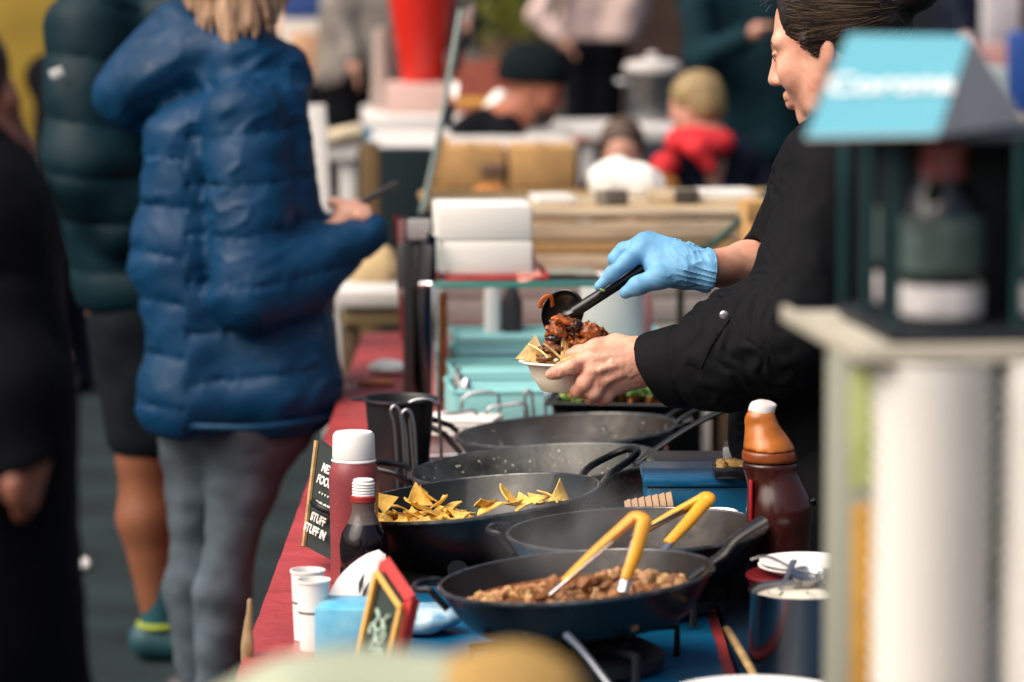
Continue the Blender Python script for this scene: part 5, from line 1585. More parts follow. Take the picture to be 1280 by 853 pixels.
# ---- people further back ---------------------------------------------------------------------------
def bystander(label, s, head, yaw, pitch, sh, hipp, arms, cols, skin=M_skin2, k=1.0, hair=True, hat=None, legs=True, wid=.17, group=None, r=.115, dy0=0., hem=None, facing=0):
    q = at(s)
    hp_ = q(hipp[0], hipp[1], dy0)
    t = person(label, (hp_[0], hp_[1], 0), group)
    L, B = head_fields(q(head[0], head[1], dy0), yaw, pitch, k)
    F = Field(); head_body(F, L, B, k)
    sc_ = q(sh[0], sh[1], dy0)
    F.cone(L(-.03, 0, -.1), .05 * k, sc_, .09 * k, .05)
    for A in arms:
        P = [q(x, y, dy0 + d) for x, y, d in A]
        F.chain(P, [.045 * k, .038 * k, .026 * k], .02)
        e = P[-1] + (P[-1] - P[-2]) / np.linalg.norm(P[-1] - P[-2]) * .05 * k
        F.ell(e, (.036 * k, .03 * k, .034 * k), k=.02)
        n = (P[-1] - P[-2]) / np.linalg.norm(P[-1] - P[-2])
        for j in range(4):
            F.chain([e + n * .02 * k + np.array((0, (j - 1.5) * .018, 0)) * k, e + n * .06 * k + np.array((0, (j - 1.5) * .02, -.006)) * k, e + n * .085 * k + np.array((0, (j - 1.5) * .018, -.02)) * k], [.010 * k, .009 * k, .008 * k], .006)
        F.chain([e + np.array((0, -.03, .01)) * k, e + n * .04 * k + np.array((0, -.045, .012)) * k], [.012 * k, .009 * k], .008)
    F.cone(sc_, .10 * k, hp_, .11 * k, .05)
    ank = []
    for sg in (-1, 1):
        a = hp_ + (sg * .07 * k, 0, -.02)
        F.cone(a, .08 * k, (a[0], a[1], .07), .04 * k, .04); ank.append(a)
    part('body', F.mesh(.011), skin, t)
    if hat: part('hat', Field().ell(L(-.022, 0, .050), np.array((.124, .104, .104)) * k, B).ell(L(-.075, 0, .03), np.array((.075, .09, .085)) * k, B, .04).plane(L(.05, 0, .030), -(B[:, 2] * .95 - B[:, 0] * .30), .01).mesh(.008), hat, t)
    if hair is not True and hair is not None:
        part('hair', Field().ell(L(-.02, 0, .042), np.array((.108, .09, .095)) * k, B).ell(L(-.055, 0, -.02), np.array((.07, .085, .075)) * k, B, .03).ell(L(.116, 0, -.03), np.array((.078, .11, .09)) * k, B, .01, True).mesh(.008, lambda P: .007 * vnoise(P, 60)), hair, t)
    F = Field()
    w = wid * k
    fx, fy = math.cos(rad(facing)), math.sin(rad(facing))
    for sg in (-1, 1):
        o = np.array((fx, fy, 0)) * sg
        F.cone(sc_ + o * w * .55 + (0, 0, -.03), r * k * .95, hp_ + o * w * .45, r * k, .08)
        F.cone(sc_ + o * w * .3 + (0, 0, .04 * k), .07 * k, sc_ + o * w, .075 * k, .05)
    for A in arms:
        P = [q(x, y, dy0 + d) for x, y, d in A]
        F.cone(P[0], .070 * k, P[1], .062 * k, .05).cone(P[1], .062 * k, P[2], .046 * k, .03)
        n = (P[2] - P[1]) / np.linalg.norm(P[2] - P[1])
        F.cone(P[2] + n * .01, .028, P[2] + n * .08, .05, .006, True)
    if hem: F.plane(q(hipp[0], hem, dy0), (0, 0, -1), .02)
    part('top', F.mesh(.011, lambda P: .014 * vnoise(P, 12) + .006 * vnoise(P, 30)), cols[0], t)
    if legs:
        F = Field()
        for a in ank: F.cone(a + (0, 0, .02), .115 * k, (a[0], a[1], .06), .075 * k, .05)
        F.cone(hp_ + (-.06, 0, 0), .12 * k, hp_ + (.06, 0, 0), .12 * k, .05)
        part('trousers', F.mesh(.013, lambda P: .012 * vnoise(P, 12)), cols[1], t)
        for a in ank: part('shoe', Field().cone((a[0], a[1] + .03, .05), .05, (a[0], a[1] - .14, .04), .04, .03).plane((0, 0, .004), (0, 0, -1)).mesh(.012), mat('dark_shoe', (0, 0, 0)), t)
    return t, L, B
C_navy = mat('navy_cloth', (.006, .010, .022), .85, spec=.15, noise=(8, .3))
C_blk = mat('black_cloth', (.0025, .003, .005), .9, spec=.12, noise=(8, .3))
C_teal = mat('dark_teal_cloth', (.004, .022, .031), .8, spec=.12, noise=(8, .3))
C_pink = mat('pinkish_shirt', (.52, .39, .37), .8, noise=(7, .15))
C_red = mat('red_fleece', (.50, .012, .020), .8, noise=(9, .25))
C_grey = mat('grey_wool', (.19, .17, .155), .85, noise=(8, .3))
M_beanie = mat('black_beanie', (.005, .009, .011), .95, spec=.1, bump=(150, .5, .003))
M_fair = mat('fair_hair', '#8f7a55', .6, noise=(60, .5))
# seated man in a beanie
t, L, B = bystander('man in a black beanie and black jacket sitting behind the white table', 372, (670, 108), 180 + 14, 20, (610, 172), (585, 300), [((632, 168, -.16), (650, 215, -.24), (700, 190, -.30))], (C_blk, C_blk),
          hat=M_beanie, hair=None, k=.93, wid=.19, r=.12, facing=70, skin=mat('weathered_skin', '#a0624c', .6, noise=(14, .25)))
part('beard', Field().ell(L(.052, 0, -.085), (.050, .056, .040), B, .02).ell(L(.02, 0, -.05), (.05, .066, .045), B, .02).ell(L(.08, 0, -.045), (.04, .05, .03), B, .01, True).mesh(.006), mat('dark_beard', (.03, .018, .012), .8), t)
# child
t, L, B = bystander('fair haired child in a navy jacket with a red hood', 372, (868, 132), 25, 10, (882, 200), (885, 290), [((830, 212, -.08), (815, 235, -.12), (790, 232, -.16))], (C_navy, C_navy), k=.86, hair=M_fair, wid=.15, facing=15, r=.11)
q = at(372)
part('hood', Field().ell(q(872, 180, -.07), (.100, .10, .045), Ry(8), .03).cone(q(845, 176, -.10), .04, q(903, 180, -.08), .042, .04).cone(q(872, 188, -.17), .038, q(886, 210, -.17), .022, .03).mesh(.008, lambda P: .016 * vnoise(P, 16)), C_red, t)
part('red_sleeve', Field().cone(q(832, 208, -.12), .05, q(816, 236, -.15), .048, .03).mesh(.008), C_red, t)
# pale face of another child
bystander('small child with a pale face between the steel table and the white bag', 385, (778, 188), -88, 4, (790, 240), (790, 310), [((770, 250, -.1), (760, 275, -.12), (780, 280, -.2))], (mat('ochre_coat', '#8a5a18', .8), C_navy), k=.8, hair=mat('light_brown_hair', '#4a382c', .6, noise=(60, .4)), wid=.13, r=.10)
# cook in a pinkish shirt
bystander('cook in a pale pink shirt and black apron behind the steel pot', 221, (770, -95), 20, 20, (768, -52), (742, 60), [((700, -35, -.15), (672, 20, -.25), (700, 48, -.3))], (C_pink, C_blk), wid=.22, r=.145, hair=M_hair, hem=50)
# shopper in the dark teal jacket
bystander('shopper in a dark teal jacket standing behind the child', 305, (930, -70), 150, 10, (925, -15), (935, 175), [((870, 5, -.18), (875, 75, -.24), (935, 45, -.34))], (C_teal, C_navy), wid=.20, r=.14, hair=M_hair)
# people in the aisle
bystander('passer-by in dark clothes walking behind the man in shorts', 330, (118, 30), 180, 5, (116, 95), (112, 290), [((85, 115, -.1), (72, 230, -.12), (76, 430, -.1))], (C_blk, C_navy), wid=.18, hair=M_hair, r=.13, group=None)
bystander('shopper in a grey coat facing away beside the red container', 290, (462, -130), 90, 5, (460, -75), (455, 90), [((430, -55, 0), (425, 10, -.08), (440, 70, -.14))], (C_grey, C_blk), wid=.17, hair=M_fair, r=.13)
bystander('onlooker in a black coat beyond the white trestle table', 250, (385, -95), 170, 5, (390, -45), (400, 110), [((365, -20, -.1), (360, 40, -.16), (385, 70, -.24))], (mat('peach_top', '#b98d74', .8, noise=(6, .3)), C_blk), wid=.20, hair=M_fair, r=.13)
bystander('distant shopper with a red scarf and navy coat past the seller', 230, (1225, -110), 90, 5, (1222, -60), (1222, 60), [((1200, -40, -.05), (1195, 10, -.1), (1205, 40, -.18))], (C_navy, C_blk), wid=.18, hair=M_hair, r=.13)

# ------------------------------------------------------------------ stalls behind
# plank counter
s = 506
a, b = W(640, 262, s), W(1000, 254, 490)
zt2 = a[2]
t = thing('plank_counter', 'pale wooden plank counter behind the gloved hand', 'counter', ((a[0] + b[0]) / 2, a[1] + .3, 0))
Mt = T((a[0] + b[0]) / 2 + .1, a[1], 0) @ Rz(6)
wd = b[0] - a[0] + .55
for k in range(6): part('top_plank', box(wd, .112, .022, .004, Mt @ T(random.uniform(-.01, .01), .06 + .116 * k, zt2 - .022)), random.choice((M_wood, M_wood, M_tan)), t)
zz_ = zt2 - .026
for k, (h, m) in enumerate(((.045, M_wood), (.03, M_tan), (.05, M_wood), (.055, mat('grey_board', '#8f8b88', .7)), (.06, mat('grey_board', '#000')), (.07, mat('light_grey_board', '#a9a5a1', .7)))):
    zz_ -= h + .003
    part('front_plank', box(wd, .022, h, .003, Mt @ T(0, .012 + .003 * (k % 2), zz_)), m, t)
for x in (-wd / 2 + .06, 0.05, wd / 2 - .06):
    for y in (.08, .62): part('leg', box(.055, .055, zt2 - .022, .004, Mt @ T(x, y, 0)), mat('white_leg', (.6, .58, .56), .6), t)
part('shelf_back', box(wd - .1, .02, .45, .003, Mt @ T(0, .5, .2)), mat('dark_panel', (.006, .008, .010), .8), t)
# clutter on the plank counter
random.seed(14)
for px, py, sc, w, d, h, rz, m, lab in ((690, 258, 500, .10, .12, .02, 10, M_paper, 'flat white paper pad on the plank counter beside the cardboard boxes'), (842, 257, 495, .12, .10, .025, -14, M_wood, 'thin pale board lying on the plank counter near the white bag'),
                                        (905, 250, 490, .14, .10, .02, 8, M_paper, 'flat white paper sheet on the plank counter below the child'), (765, 262, 503, .07, .05, .035, 30, mat('grey_small', '#6d675f', .6), 'small grey tin on the plank counter edge'),
                                        (858, 254, 500, .06, .05, .03, 0, mat('dark_small', '#3a3633', .6), 'small dark tin on the plank counter')):
    p = W(px, py, sc, .08); p[2] = zt2
    tt = thing('counter_item', lab, 'item', p); tt.name = {'.02': 'paper_pad'}.get(str(h), 'tin' if 'tin' in lab else 'board' if 'board' in lab else 'paper_sheet')
    ORG[tt.name] = p
    part('body', box(w, d, h, .004, T(p) @ Rz(rz)), m, tt)
    part('top_sheet', box(w * .96, d * .95, .004, .001, T(p[0], p[1], p[2] + h) @ Rz(rz + 4)), m, tt)
# crumpled white bag
p = W(772, 250, 488, .12); p[2] = zt2
bg = thing('paper_bag', 'big crumpled white paper bag on the plank counter', 'bag', p)
F = Field().cone(p + (-.03, 0, .03), .05, p + (.05, 0, .035), .05, .04).cone(p + (-.02, 0, .05), .035, p + (-.005, 0, .085), .015, .04).ell(p + (.07, 0, .03), (.05, .05, .035), k=.03).plane(p, (0, 0, -1), .004)
part('bag_body', F.mesh(.006, lambda P: .028 * (np.abs(vnoise(P, 22)) - .2)), M_paper, bg)
part('bag_fold', Field().cone(p + (-.04, -.02, .06), .008, p + (.05, -.03, .075), .008, .01).mesh(.004, lambda P: .008 * vnoise(P, 50)), M_paper, bg)
# leaning green handled pole and cardboard box behind the seller's arm
part('broom_handle', tube([G0(850, 430, .72)[0], W(852, 330, 540, 0), W(862, 312, 540, 0), W(895, 303, 540, .02), W(962, 238, 540, .1), W(1010, 190, 540, .15)], .009, 8, smooth=3), mat('dark_green_paint', (.012, .05, .045), .5), loc=W(862, 312, 540), label='dark green pole leaning across the plank counter behind the forearm', cat='pole')
p = W(952, 315, 545, .05); 
cb2 = thing('cardboard_box', 'brown cardboard box behind the seller\'s bare forearm', 'box', (p[0], p[1], TZ))
part('carton', box(.10, .14, W(952, 252, 545, .05)[2] - TZ, .004, T(p[0] + .012, p[1] + .05, TZ) @ Rz(8)), M_card, cb2)
part('flap', box(.10, .004, .05, .001, T(p[0] + .012, p[1] - .03, W(952, 252, 545, .05)[2] - .045) @ Rz(8) @ Rx(14)), M_card, cb2)
tb = thing('prop_table', 'low dark table under the cardboard box behind the counter', 'table', (p[0] + .1, p[1] + .1, 0))
part('tabletop', box(.62, .42, .03, .004, T(p[0] + .06, p[1] + .1, TZ - .03)), M_darkwood, tb)
for x in (-.08, .32):
    for y in (-.06, .26): part('leg', box(.04, .04, TZ - .03, .003, T(p[0] + x, p[1] + y, 0)), M_darkwood, tb)
# white trestle tables
M_wt = mat('white_laminate', (.60, .585, .575), .5, noise=(5, .1))
def trestle(label, px0, px1, py, s0, depth, z=None, rz=2, legm=None):
    a, b = W(px0, py, s0), W(px1, py, s0)
    zt_ = a[2] if z is None else z
    c = (a + b) / 2
    t = thing('trestle_table', label, 'table', (c[0], c[1] + depth / 2, 0))
    w = b[0] - a[0]
    Mm = T(c[0], c[1], 0) @ Rz(rz)
    part('tabletop', box(w, depth, .05, .006, Mm @ T(0, depth / 2, zt_ - .05)), M_wt, t)
    for x in (-w / 2 + .06, w / 2 - .06):
        for y in (.05, depth - .05): part('leg', box(.05, .05, zt_ - .05, .004, Mm @ T(x, y, 0)), legm or M_wt, t)
    part('stretcher', box(w - .12, .04, .05, .004, Mm @ T(0, .05, .35)), legm or M_wt, t)
    return zt_, Mm, w
z1, Mm1, w_1 = trestle('white trestle table in front of the man in the beanie', 412, 722, 181, 396, .95, rz=3)
z2, Mm2, w_2 = trestle('white trestle table behind the red container', 455, 640, 148, 350, .95, rz=3)
z3, Mm3, w_3 = trestle('white table carrying the big steel pot', 716, 905, 160, 338, .6, rz=8)
# wooden leg post and panel under the table
part('wooden_post', box(.055, .055, W(462, 178, 420)[2], .004, T(W(462, 178, 420)[0], W(462, 178, 420)[1], 0)), mat('ochre_wood', '#6a5333', .7, noise=(10, .3)), loc=(W(462, 178, 420)[0], W(462, 178, 420)[1], 0),
     label='square brown wooden post in front of the white trestle table', cat='post')
p = W(418, 200, 430)
part('white_upright', box(.06, .04, W(418, 130, 430)[2], .004, T(p[0] + .01, p[1], 0) @ Ry(-3)), M_wt, loc=(p[0], p[1], 0), label='white painted upright post near the phone hand', cat='post')
p = W(505, 240, 405, .1)
part('dark_bin', box(.28, .3, W(505, 190, 405)[2], .01, T(p[0] - .01, p[1] + .2, 0)), mat('dark_teal_bin', (.004, .013, .017), .6, spec=.2), loc=(p[0], p[1], 0), label='dark teal storage bin under the white trestle table', cat='bin')
# tea towel / cyan packet, bread bag, boxes
p = W(446, 172, 398, .1); p[2] = z1
tt = thing('cyan_packet', 'bright cyan packet on the white trestle table', 'packet', p)
part('wrapper', Field().ell(p + (0, 0, .03), (.05, .06, .032), k=.01).mesh(.006, lambda P: .012 * vnoise(P, 40)), mat('cyan_film', '#4fb6d8', .3, noise=(20, .2)), tt)
part('label', box(.04, .01, .03, .002, T(p[0], p[1] - .05, p[2] + .02)), M_paper, tt)
p = W(424, 165, 400, .1); p[2] = z1
part('cream_cloth', Field().cone(p + (-.03, 0, .02), .03, p + (.05, 0, .03), .035, .03).plane(p, (0, 0, -1)).mesh(.007, lambda P: .02 * vnoise(P, 25)), mat('cream_cloth', '#c2b39b', .9), loc=p, label='folded cream cloth on the end of the white trestle table', cat='cloth')
zc0 = W(630, 180, 402)[2]
boxes = ((588, 182, 250, 402, .205, 0, 'open brown cardboard box in front of the white trestle table'), (676, 182, 250, 402, .205, 1, 'brown cardboard box with a dark printed square beside the white bag'))
for px, y0, y1, sc, w, kk, lab in boxes:
    p = W(px, y1, sc); top = W(px, y0, sc)[2]
    t = thing('cardboard_box', lab, 'box', (p[0], p[1], 0))
    part('carton', box(w, .26, .125, .004, T(p[0], p[1] + .14, top - .128) @ Rz(2)), M_card, t)
    part('lower_carton', box(w + .01, .28, top - .131, .004, T(p[0], p[1] + .145, 0) @ Rz(2)), mat('darker_cardboard', '#8f6a3c', .85, noise=(10, .2)), t)
    part('tape', box(.03, .262, .004, .001, T(p[0], p[1] + .14, top - .004) @ Rz(2)), mat('tape', '#b08c5c', .4), t)
    if kk: part('printed_square', box(.075, .004, .04, .001, T(p[0] + .02, p[1] - .003, top - .185) @ Rz(2)), mat('print_dark', (.02, .028, .03), .6), t)
    else: part('printed_mark', box(.08, .004, .035, .001, T(p[0] + .07, p[1] + .004, top - .09) @ Rz(2)), mat('print_brown', '#6d5348', .8), t)
p = W(612, 262, 425, 0)
t = thing('squash', 'round orange brown squash in front of the cardboard boxes', 'squash', (p[0], p[1], p[2] - .03))
part('fruit', Field().ell(p + (0, 0, .02), (.062, .06, .055), k=.01).mesh(.006, lambda P: .004 * np.sin(np.arctan2(P[:, 1] - p[1], P[:, 0] - p[0]) * 9)), mat('squash_skin', '#a9682a', .5, noise=(20, .3)), t)
part('dark_end', lathe([(0, 0), (.02, 0), (.016, .01), (0, .012)], 16, T(p[0] + .03, p[1] - .052, p[2] + .01) @ Rx(80)), mat('squash_end', '#5a2a10', .6), t)
pl = thing('produce_stand', 'narrow wooden stand holding the round squash', 'stand', (p[0], p[1], 0))
part('stand_top', box(.2, .16, .02, .004, T(p[0], p[1] + .02, p[2] - .053)), M_tan, pl)
part('stand_leg', box(.12, .1, p[2] - .053, .004, T(p[0], p[1] + .02, 0)), M_tan, pl)
# red container on the far table
c = W(527, 101, 344, .15); c[2] = z2
t = thing('red_container', 'tall tapered bright red container on the far white table', 'container', c)
part('wall', lathe([(0, 0), (.070, 0), (.073, .004), (.150, .50), (.156, .505), (.156, .515), (.146, .515), (.066, .006), (0, .006)], 44, T(c[0], c[1], W(527, 103, 344, .15)[2])), mat('bright_red_plastic', '#d0281c', .4), t)
part('foot', box(.26, .22, W(527, 103, 344, .15)[2] - z2, .006, T(c[0], c[1], z2)), mat('pale_pink_box', '#c2a49c', .7), t)
# grey-pink cone at its side and things on the far table
c2_ = W(478, 120, 340, .2); c2_[2] = z2
part('grey_cone', lathe([(0, 0), (.045, 0), (.045, .01), (.03, .30), (.0, .31)], 28, T(c2_)), mat('grey_pink_plastic', '#9c8c86', .6), loc=c2_, label='tall grey tapered canister beside the red container', cat='canister')
p = W(600, 122, 345, .2); p[2] = z2
t = thing('red_crate', 'reddish brown crate on the far white table', 'crate', p)
part('carton', box(.24, .22, .19, .005, T(p)), mat('red_brown_card', '#8a4636', .8, noise=(6, .3)), t)
part('yellow_band', box(.242, .222, .03, .002, T(p[0], p[1], p[2] + .03)), mat('yellow_card', '#b98a3c', .8), t)
p = W(620, 118, 366, .0); p[2] = z1
part('white_bag', Field().ell(p + (0, 0, .06), (.045, .05, .075), Ry(25), .02).plane(p, (0, 0, -1)).mesh(.007, lambda P: .02 * vnoise(P, 25)), M_paper, loc=p, label='small white paper bag beside the black beanie', cat='bag')
# steel pot with lid
p = W(815, 134, 330, .12); p[2] = z3
t = thing('stock_pot', 'big steel stock pot with a white lid on the white table', 'pot', p)
part('wall', lathe([(0, 0), (.098, 0), (.102, .005), (.102, .19), (.106, .195), (.1, .195), (0, .19)], 40, T(p)), M_steel, t)
ld = part('lid', lathe([(.108, .195), (.110, .21), (.10, .225), (.05, .236), (0, .238)], 40, T(p)), mat('dull_lid', (.5, .48, .47), .5), t)
part('lid_knob', lathe([(0, .235), (.02, .238), (.024, .25), (.016, .262), (0, .264)], 24, T(p)), mat('dull_lid', (0, 0, 0)), ld)
for k in (-1, 1): part('handle', tube([(p[0] + k * .10, p[1] - .03, p[2] + .15), (p[0] + k * .135, p[1] - .02, p[2] + .155), (p[0] + k * .135, p[1] + .02, p[2] + .155), (p[0] + k * .10, p[1] + .03, p[2] + .15)], .007, 8, smooth=4), M_steel, t)
# slanted glass upright in front of the red container
a, b, c = W(576, 14, 500, .1), W(549, 170, 500, 0), W(527, 268, 500, -.1)
t = thing('glass_screen', 'slanted glass screen with a grey green edge beside the cardboard boxes', 'screen', (c[0], c[1], TZ))
part('edge_rail', tube([a, b, c], .013, 8, smooth=4, flat=.6), mat('grey_green_rail', '#7d8a86', .4), t)
part('pane', poly([a, c, c + (.02, 1.0, 0), a + (.02, 1.0, 0)], thick=(.006, 0, 0)), M_glass, t, sharp=30)
d0 = W(524, 285, 500, -.1)
part('foot_post', box(.03, .03, d0[2] - .0, .003, T(d0[0], d0[1], 0)), mat('teal_post', '#1f5a55', .5), t)
# peach and blue poster near the queue
p = W(398, 110, 290)
t = thing('poster_board', 'poster board with blue white and peach print behind the woman in blue', 'poster', (p[0], p[1], 0))
part('board', box(.30, .03, W(398, -30, 290)[2] - .01, .004, T(p[0] - .01, p[1], 0)), mat('poster_white', (.58, .54, .50), .7), t)
for dz0, dz1, w, dx, cc in ((22, -30, .29, 0, '#2c4a8c'), (100, 40, .15, -.03, '#c79a78')):
    za, zb2 = W(398, dz0, 290)[2], W(398, dz1, 290)[2]
    part('print', box(w, .004, zb2 - za, .001, T(p[0] - .01 + dx, p[1] - .017, za)), mat('print' + cc, cc, .7, noise=(8, .3)), t)
part('dark_skirt', box(.34, .02, W(398, 102, 290)[2], .003, T(p[0], p[1] - .03, 0)), C_blk, t)
# white low slab, tan sack past the sleeve
p = W(458, 385, 470); 
t = thing('low_bench', 'low white bench top past the end of the red cover', 'bench', (p[0], p[1], 0))
part('slab', box(.20, .3, .045, .006, T(p[0] + .02, p[1] + .15, p[2] - .0)), M_wt, t)
part('tan_apron', box(.20, .28, .05, .02, T(p[0] + .03, p[1] + .16, p[2] - .053)), mat('tan_cloth', '#8d7a58', .8), t)
for x in (-.05, .1):
    for y in (.06, .26): part('leg', box(.035, .035, p[2] - .05, .003, T(p[0] + x, p[1] + y, 0)), M_darkwood, t)
part('bread_sack', Field().cone(W(465, 352, 462, .1), .05, W(480, 322, 462, .1), .028, .04).cone(W(452, 345, 462, .1), .03, W(480, 350, 462, .1), .05, .04).mesh(.007, lambda P: .02 * vnoise(P, 22)), mat('sack_tan', '#a5906c', .9, noise=(20, .3)), loc=W(465, 372, 462, .1),
     label='tan paper sack on the low white bench', cat='sack')
# litter in the aisle, far market boards at the right
p, s_ = G0(97, 712, 0)
part('litter', Field().ell(p + (0, 0, .012), (.035, .05, .016), k=.01).mesh(.006, lambda P: .012 * vnoise(P, 40)), M_paper, loc=p, label='scrap of white paper lying on the dark asphalt', cat='litter')
for k, (px, py0, py1, sc, w, c, lab) in enumerate(((1250, -30, 60, 260, .17, '#b9b4bd', 'white market banner board far behind the seller'), (1300, 40, 140, 300, .26, '#0b3f86', 'deep blue cool bag past the bottle pack'), (1232, 55, 110, 280, .2, '#b98c8a', 'pink crate on the table far behind the bottle pack'), (1245, 85, 135, 290, .16, '#9fb0b4', 'pale grey crate far behind the bottle pack'))):
    p = W(px, py1, sc); zt_ = W(px, py0, sc)[2]
    t = thing(['banner_board', 'cool_bag', 'pink_crate', 'grey_crate'][k], lab, ['board', 'bag', 'crate', 'crate'][k], (p[0], p[1], 0))
    part('body', box(w, .2, zt_ - p[2], .01, T(p[0], p[1], p[2])), mat('far_' + c, c, .7, noise=(6, .2)), t)
    part('stand', box(w * .9, .18, p[2] + .001, .01, T(p[0], p[1], 0)), mat('far_stand', '#8d8884', .7), t)
p = W(645, 20, 170); 
t = thing('potted_plant', 'yellow green potted plant by the far brick building', 'plant', (p[0], p[1], 0))
part('pot', lathe([(0, 0), (.2, 0), (.26, .9), (.28, .95), (0, .95)], 24, T(p[0], p[1], 0)), M_darkwood, t)
g = Geo(); random.seed(9)
for k in range(260):
    a = np.array((p[0] + random.gauss(0, .16), p[1] + random.gauss(0, .14), 1.13 + random.gauss(0, .12)))
    e = np.array((random.uniform(-1, 1), random.uniform(-1, 1), random.uniform(-1, 1))) * .05; w = np.cross(e, (.3, .5, .8)) * .6
    g.add([a - e, a + w, a + e, a - w], [[0, 1, 2, 3]])
part('foliage', g, mat('yellow_leaf', '#8a8f3a', .6), t, sharp=0)

# ------------------------------------------------------------------ things close to the lens
SZ = 1.0
s = 1420
K = 1823 / 1420
q = at(s)
# stacked white cups
def cup_stack(px, n, lab, grp):
    c = q(px, 600); c = np.array((c[0], c[1], SZ))
    R = .042 * K
    pf = [(0, .0), (.026 * K, .0), (.028 * K, .002), (R - .0065, .060 * K), (R - .0004, .0625 * K), (R, .0655 * K), (R - .0004, .067 * K), (R - .0035, .066 * K), (.0265 * K, .004), (0, .003)]
    t0 = part('paper_cup', lathe(pf, 40, T(c)), M_paper, loc=c, label=lab, cat='cup', group=grp)
    for k in range(1, n):
        o = t0.copy(); COL.objects.link(o); o['label'] = lab if k < n - 1 else lab.replace('nested in', 'topmost in'); o.location = (c[0] + random.uniform(-.0007, .0007), c[1] + random.uniform(-.0007, .0007), SZ + .0115 * K * k)
    return c
top = q(1165, 410)[2]
n = int((top - SZ - .067 * K) / (.0115 * K))
cup_stack(1166, n, 'white paper cup nested in the tall stack beside the printed carton', 'white cups in tall stacks')
cup_stack(1322, n, 'white paper cup nested in the tall stack under the far end of the tray', 'white cups in tall stacks')
zt_ = SZ + .0115 * K * (n - 1) + .067 * K
a = q(1072, 600, .03)
t = thing('printed_carton', 'tall carton with green and orange print beside the white cups', 'carton', (a[0], a[1], SZ))
part('carton', box(.030 * K, .12, zt_ - SZ, .003, T(a[0], a[1] + .05, SZ)), mat('carton_cream', '#8d9186', .7), t)
yg = q(0, 615)[2]
part('green_print', box(.017 * K, .002, zt_ - yg - .012, .0005, T(a[0] + .002, a[1] - .0112, yg)), mat('print_lime', '#8f9c52', .6, noise=(30, .3), col2='#b4bd8a'), t)
part('orange_print', box(.018 * K, .002, yg - SZ - .014, .0005, T(a[0] + .006, a[1] - .0112, SZ)), mat('print_orange', '#b08538', .6, noise=(30, .2)), t)
c = q(1215, 400, .03)
t = thing('cardboard_tray', 'pale cardboard tray lying across the stacked cups', 'tray', (c[0], c[1], zt_))
M_tray = mat('pale_board', '#a9a598', .75, noise=(10, .1))
x0, x1 = q(1040, 380)[0], q(1440, 380)[0]
part('tray_floor', box(x1 - x0, .34, .010, .004, T((x0 + x1) / 2, c[1] + .10, zt_ + .0005) @ Rz(7)), M_tray, t)
part('front_lip', box(x1 - x0, .006, .016, .002, T((x0 + x1) / 2 + .021, c[1] - .072, zt_ + .0005) @ Rz(7)), M_tray, t)
part('side_lip', box(.006, .34, .016, .002, T(x0 + .0, c[1] + .08, zt_ + .0005) @ Rz(7)), M_tray, t)
zb = zt_ + .0115
th_ = 6
u = np.array((math.cos(rad(th_)), math.sin(rad(th_)), 0)); v_ = np.array((-math.sin(rad(th_)), math.cos(rad(th_)), 0))
o = q(1112, 400); o[2] = zb
sp = .086 * K
t = thing('bottle_pack', 'dark teal carton of small bottles with open sides', 'pack', o)
M_pk = mat('teal_carton', (.004, .040, .046), .5, noise=(20, .3)); M_pkd = mat('dark_carton', (.005, .009, .014), .5)
hB = q(0, 178)[2] - zb
Wd, Dp = sp * 3 + .01, sp * 2 + .01
Mo = frame(o, u, v_)
part('base', box(Wd, Dp, .012, .001, Mo @ T(Wd / 2, Dp / 2, 0)), M_pkd, t)
part('top_panel', box(Wd, Dp, .006, .001, Mo @ T(Wd / 2, Dp / 2, hB)), M_pkd, t)
for i in range(4):
    for j in range(3):
        if j in (0, 2) or i in (0, 3):
            part('carton_post', box(.007, .007, hB - .012, .001, Mo @ T(.0035 + i * (Wd - .007) / 3, .0035 + j * (Dp - .007) / 2, .012)), M_pk, t)
part('back_board', box(Wd - .03, .003, hB - .014, .0005, Mo @ T(Wd / 2, Dp - .0015, .0125)), M_pkd, t)
part('divider', box(Wd - .03, .003, hB - .014, .0005, Mo @ T(Wd / 2, Dp / 2, .0125)), M_pkd, t)
bt = None
labs = 'dark sauce bottle with a red cap and white band in the teal carton'
hb = hB - .012
for i in range(3):
    for j in range(2):
        p = np.array(Mo @ Vector((.005 + sp * (i + .5), .005 + sp * (j + .5), .0125)))
        if bt is None:
            bt = thing('sauce_bottle', labs, 'bottle', p, 'bottles in the carton')
            part('glass', lathe([(0, 0), (.027 * K, 0), (.0285 * K, .004), (.0285 * K, hb * .58), (.023 * K, hb * .70), (.014 * K, hb * .80), (.013 * K, hb * .88), (0, hb * .88)], 28, T(p)), mat('dark_bottle_glass', (.006, .010, .012), .12, coat=.3), bt)
            part('cap', lathe([(0, hb * .80), (.0155 * K, hb * .76), (.0155 * K, hb * .985), (0, hb * .99)], 20, T(p)), mat('cap_red', '#8a2a30', .4, noise=(40, .3), col2='#b98a88'), bt)
            part('label', lathe([(.0287 * K, hb * .28), (.0290 * K, hb * .29), (.0290 * K, hb * .57), (.0287 * K, hb * .58)], 28, T(p)), mat('label_green', (.060, .095, .090), .6, noise=(50, .5)), bt)
            part('white_band', lathe([(.0287 * K, hb * .04), (.0291 * K, hb * .05), (.0291 * K, hb * .20), (.0287 * K, hb * .21)], 28, T(p)), mat('label_white', (.55, .53, .55), .6, noise=(40, .3)), bt)
        else: dup(bt, p)
bl_, br_, tl_, tr_, gr_ = W(1006, 171, 1445), W(1172, 168, 1445), W(1060, 43, 1398), W(1214, 45, 1398), W(1281, 153, 1356)
t = thing('tent_card', 'folded sky blue card with white brand lettering on the bottle pack', 'card', (bl_ + br_) / 2)
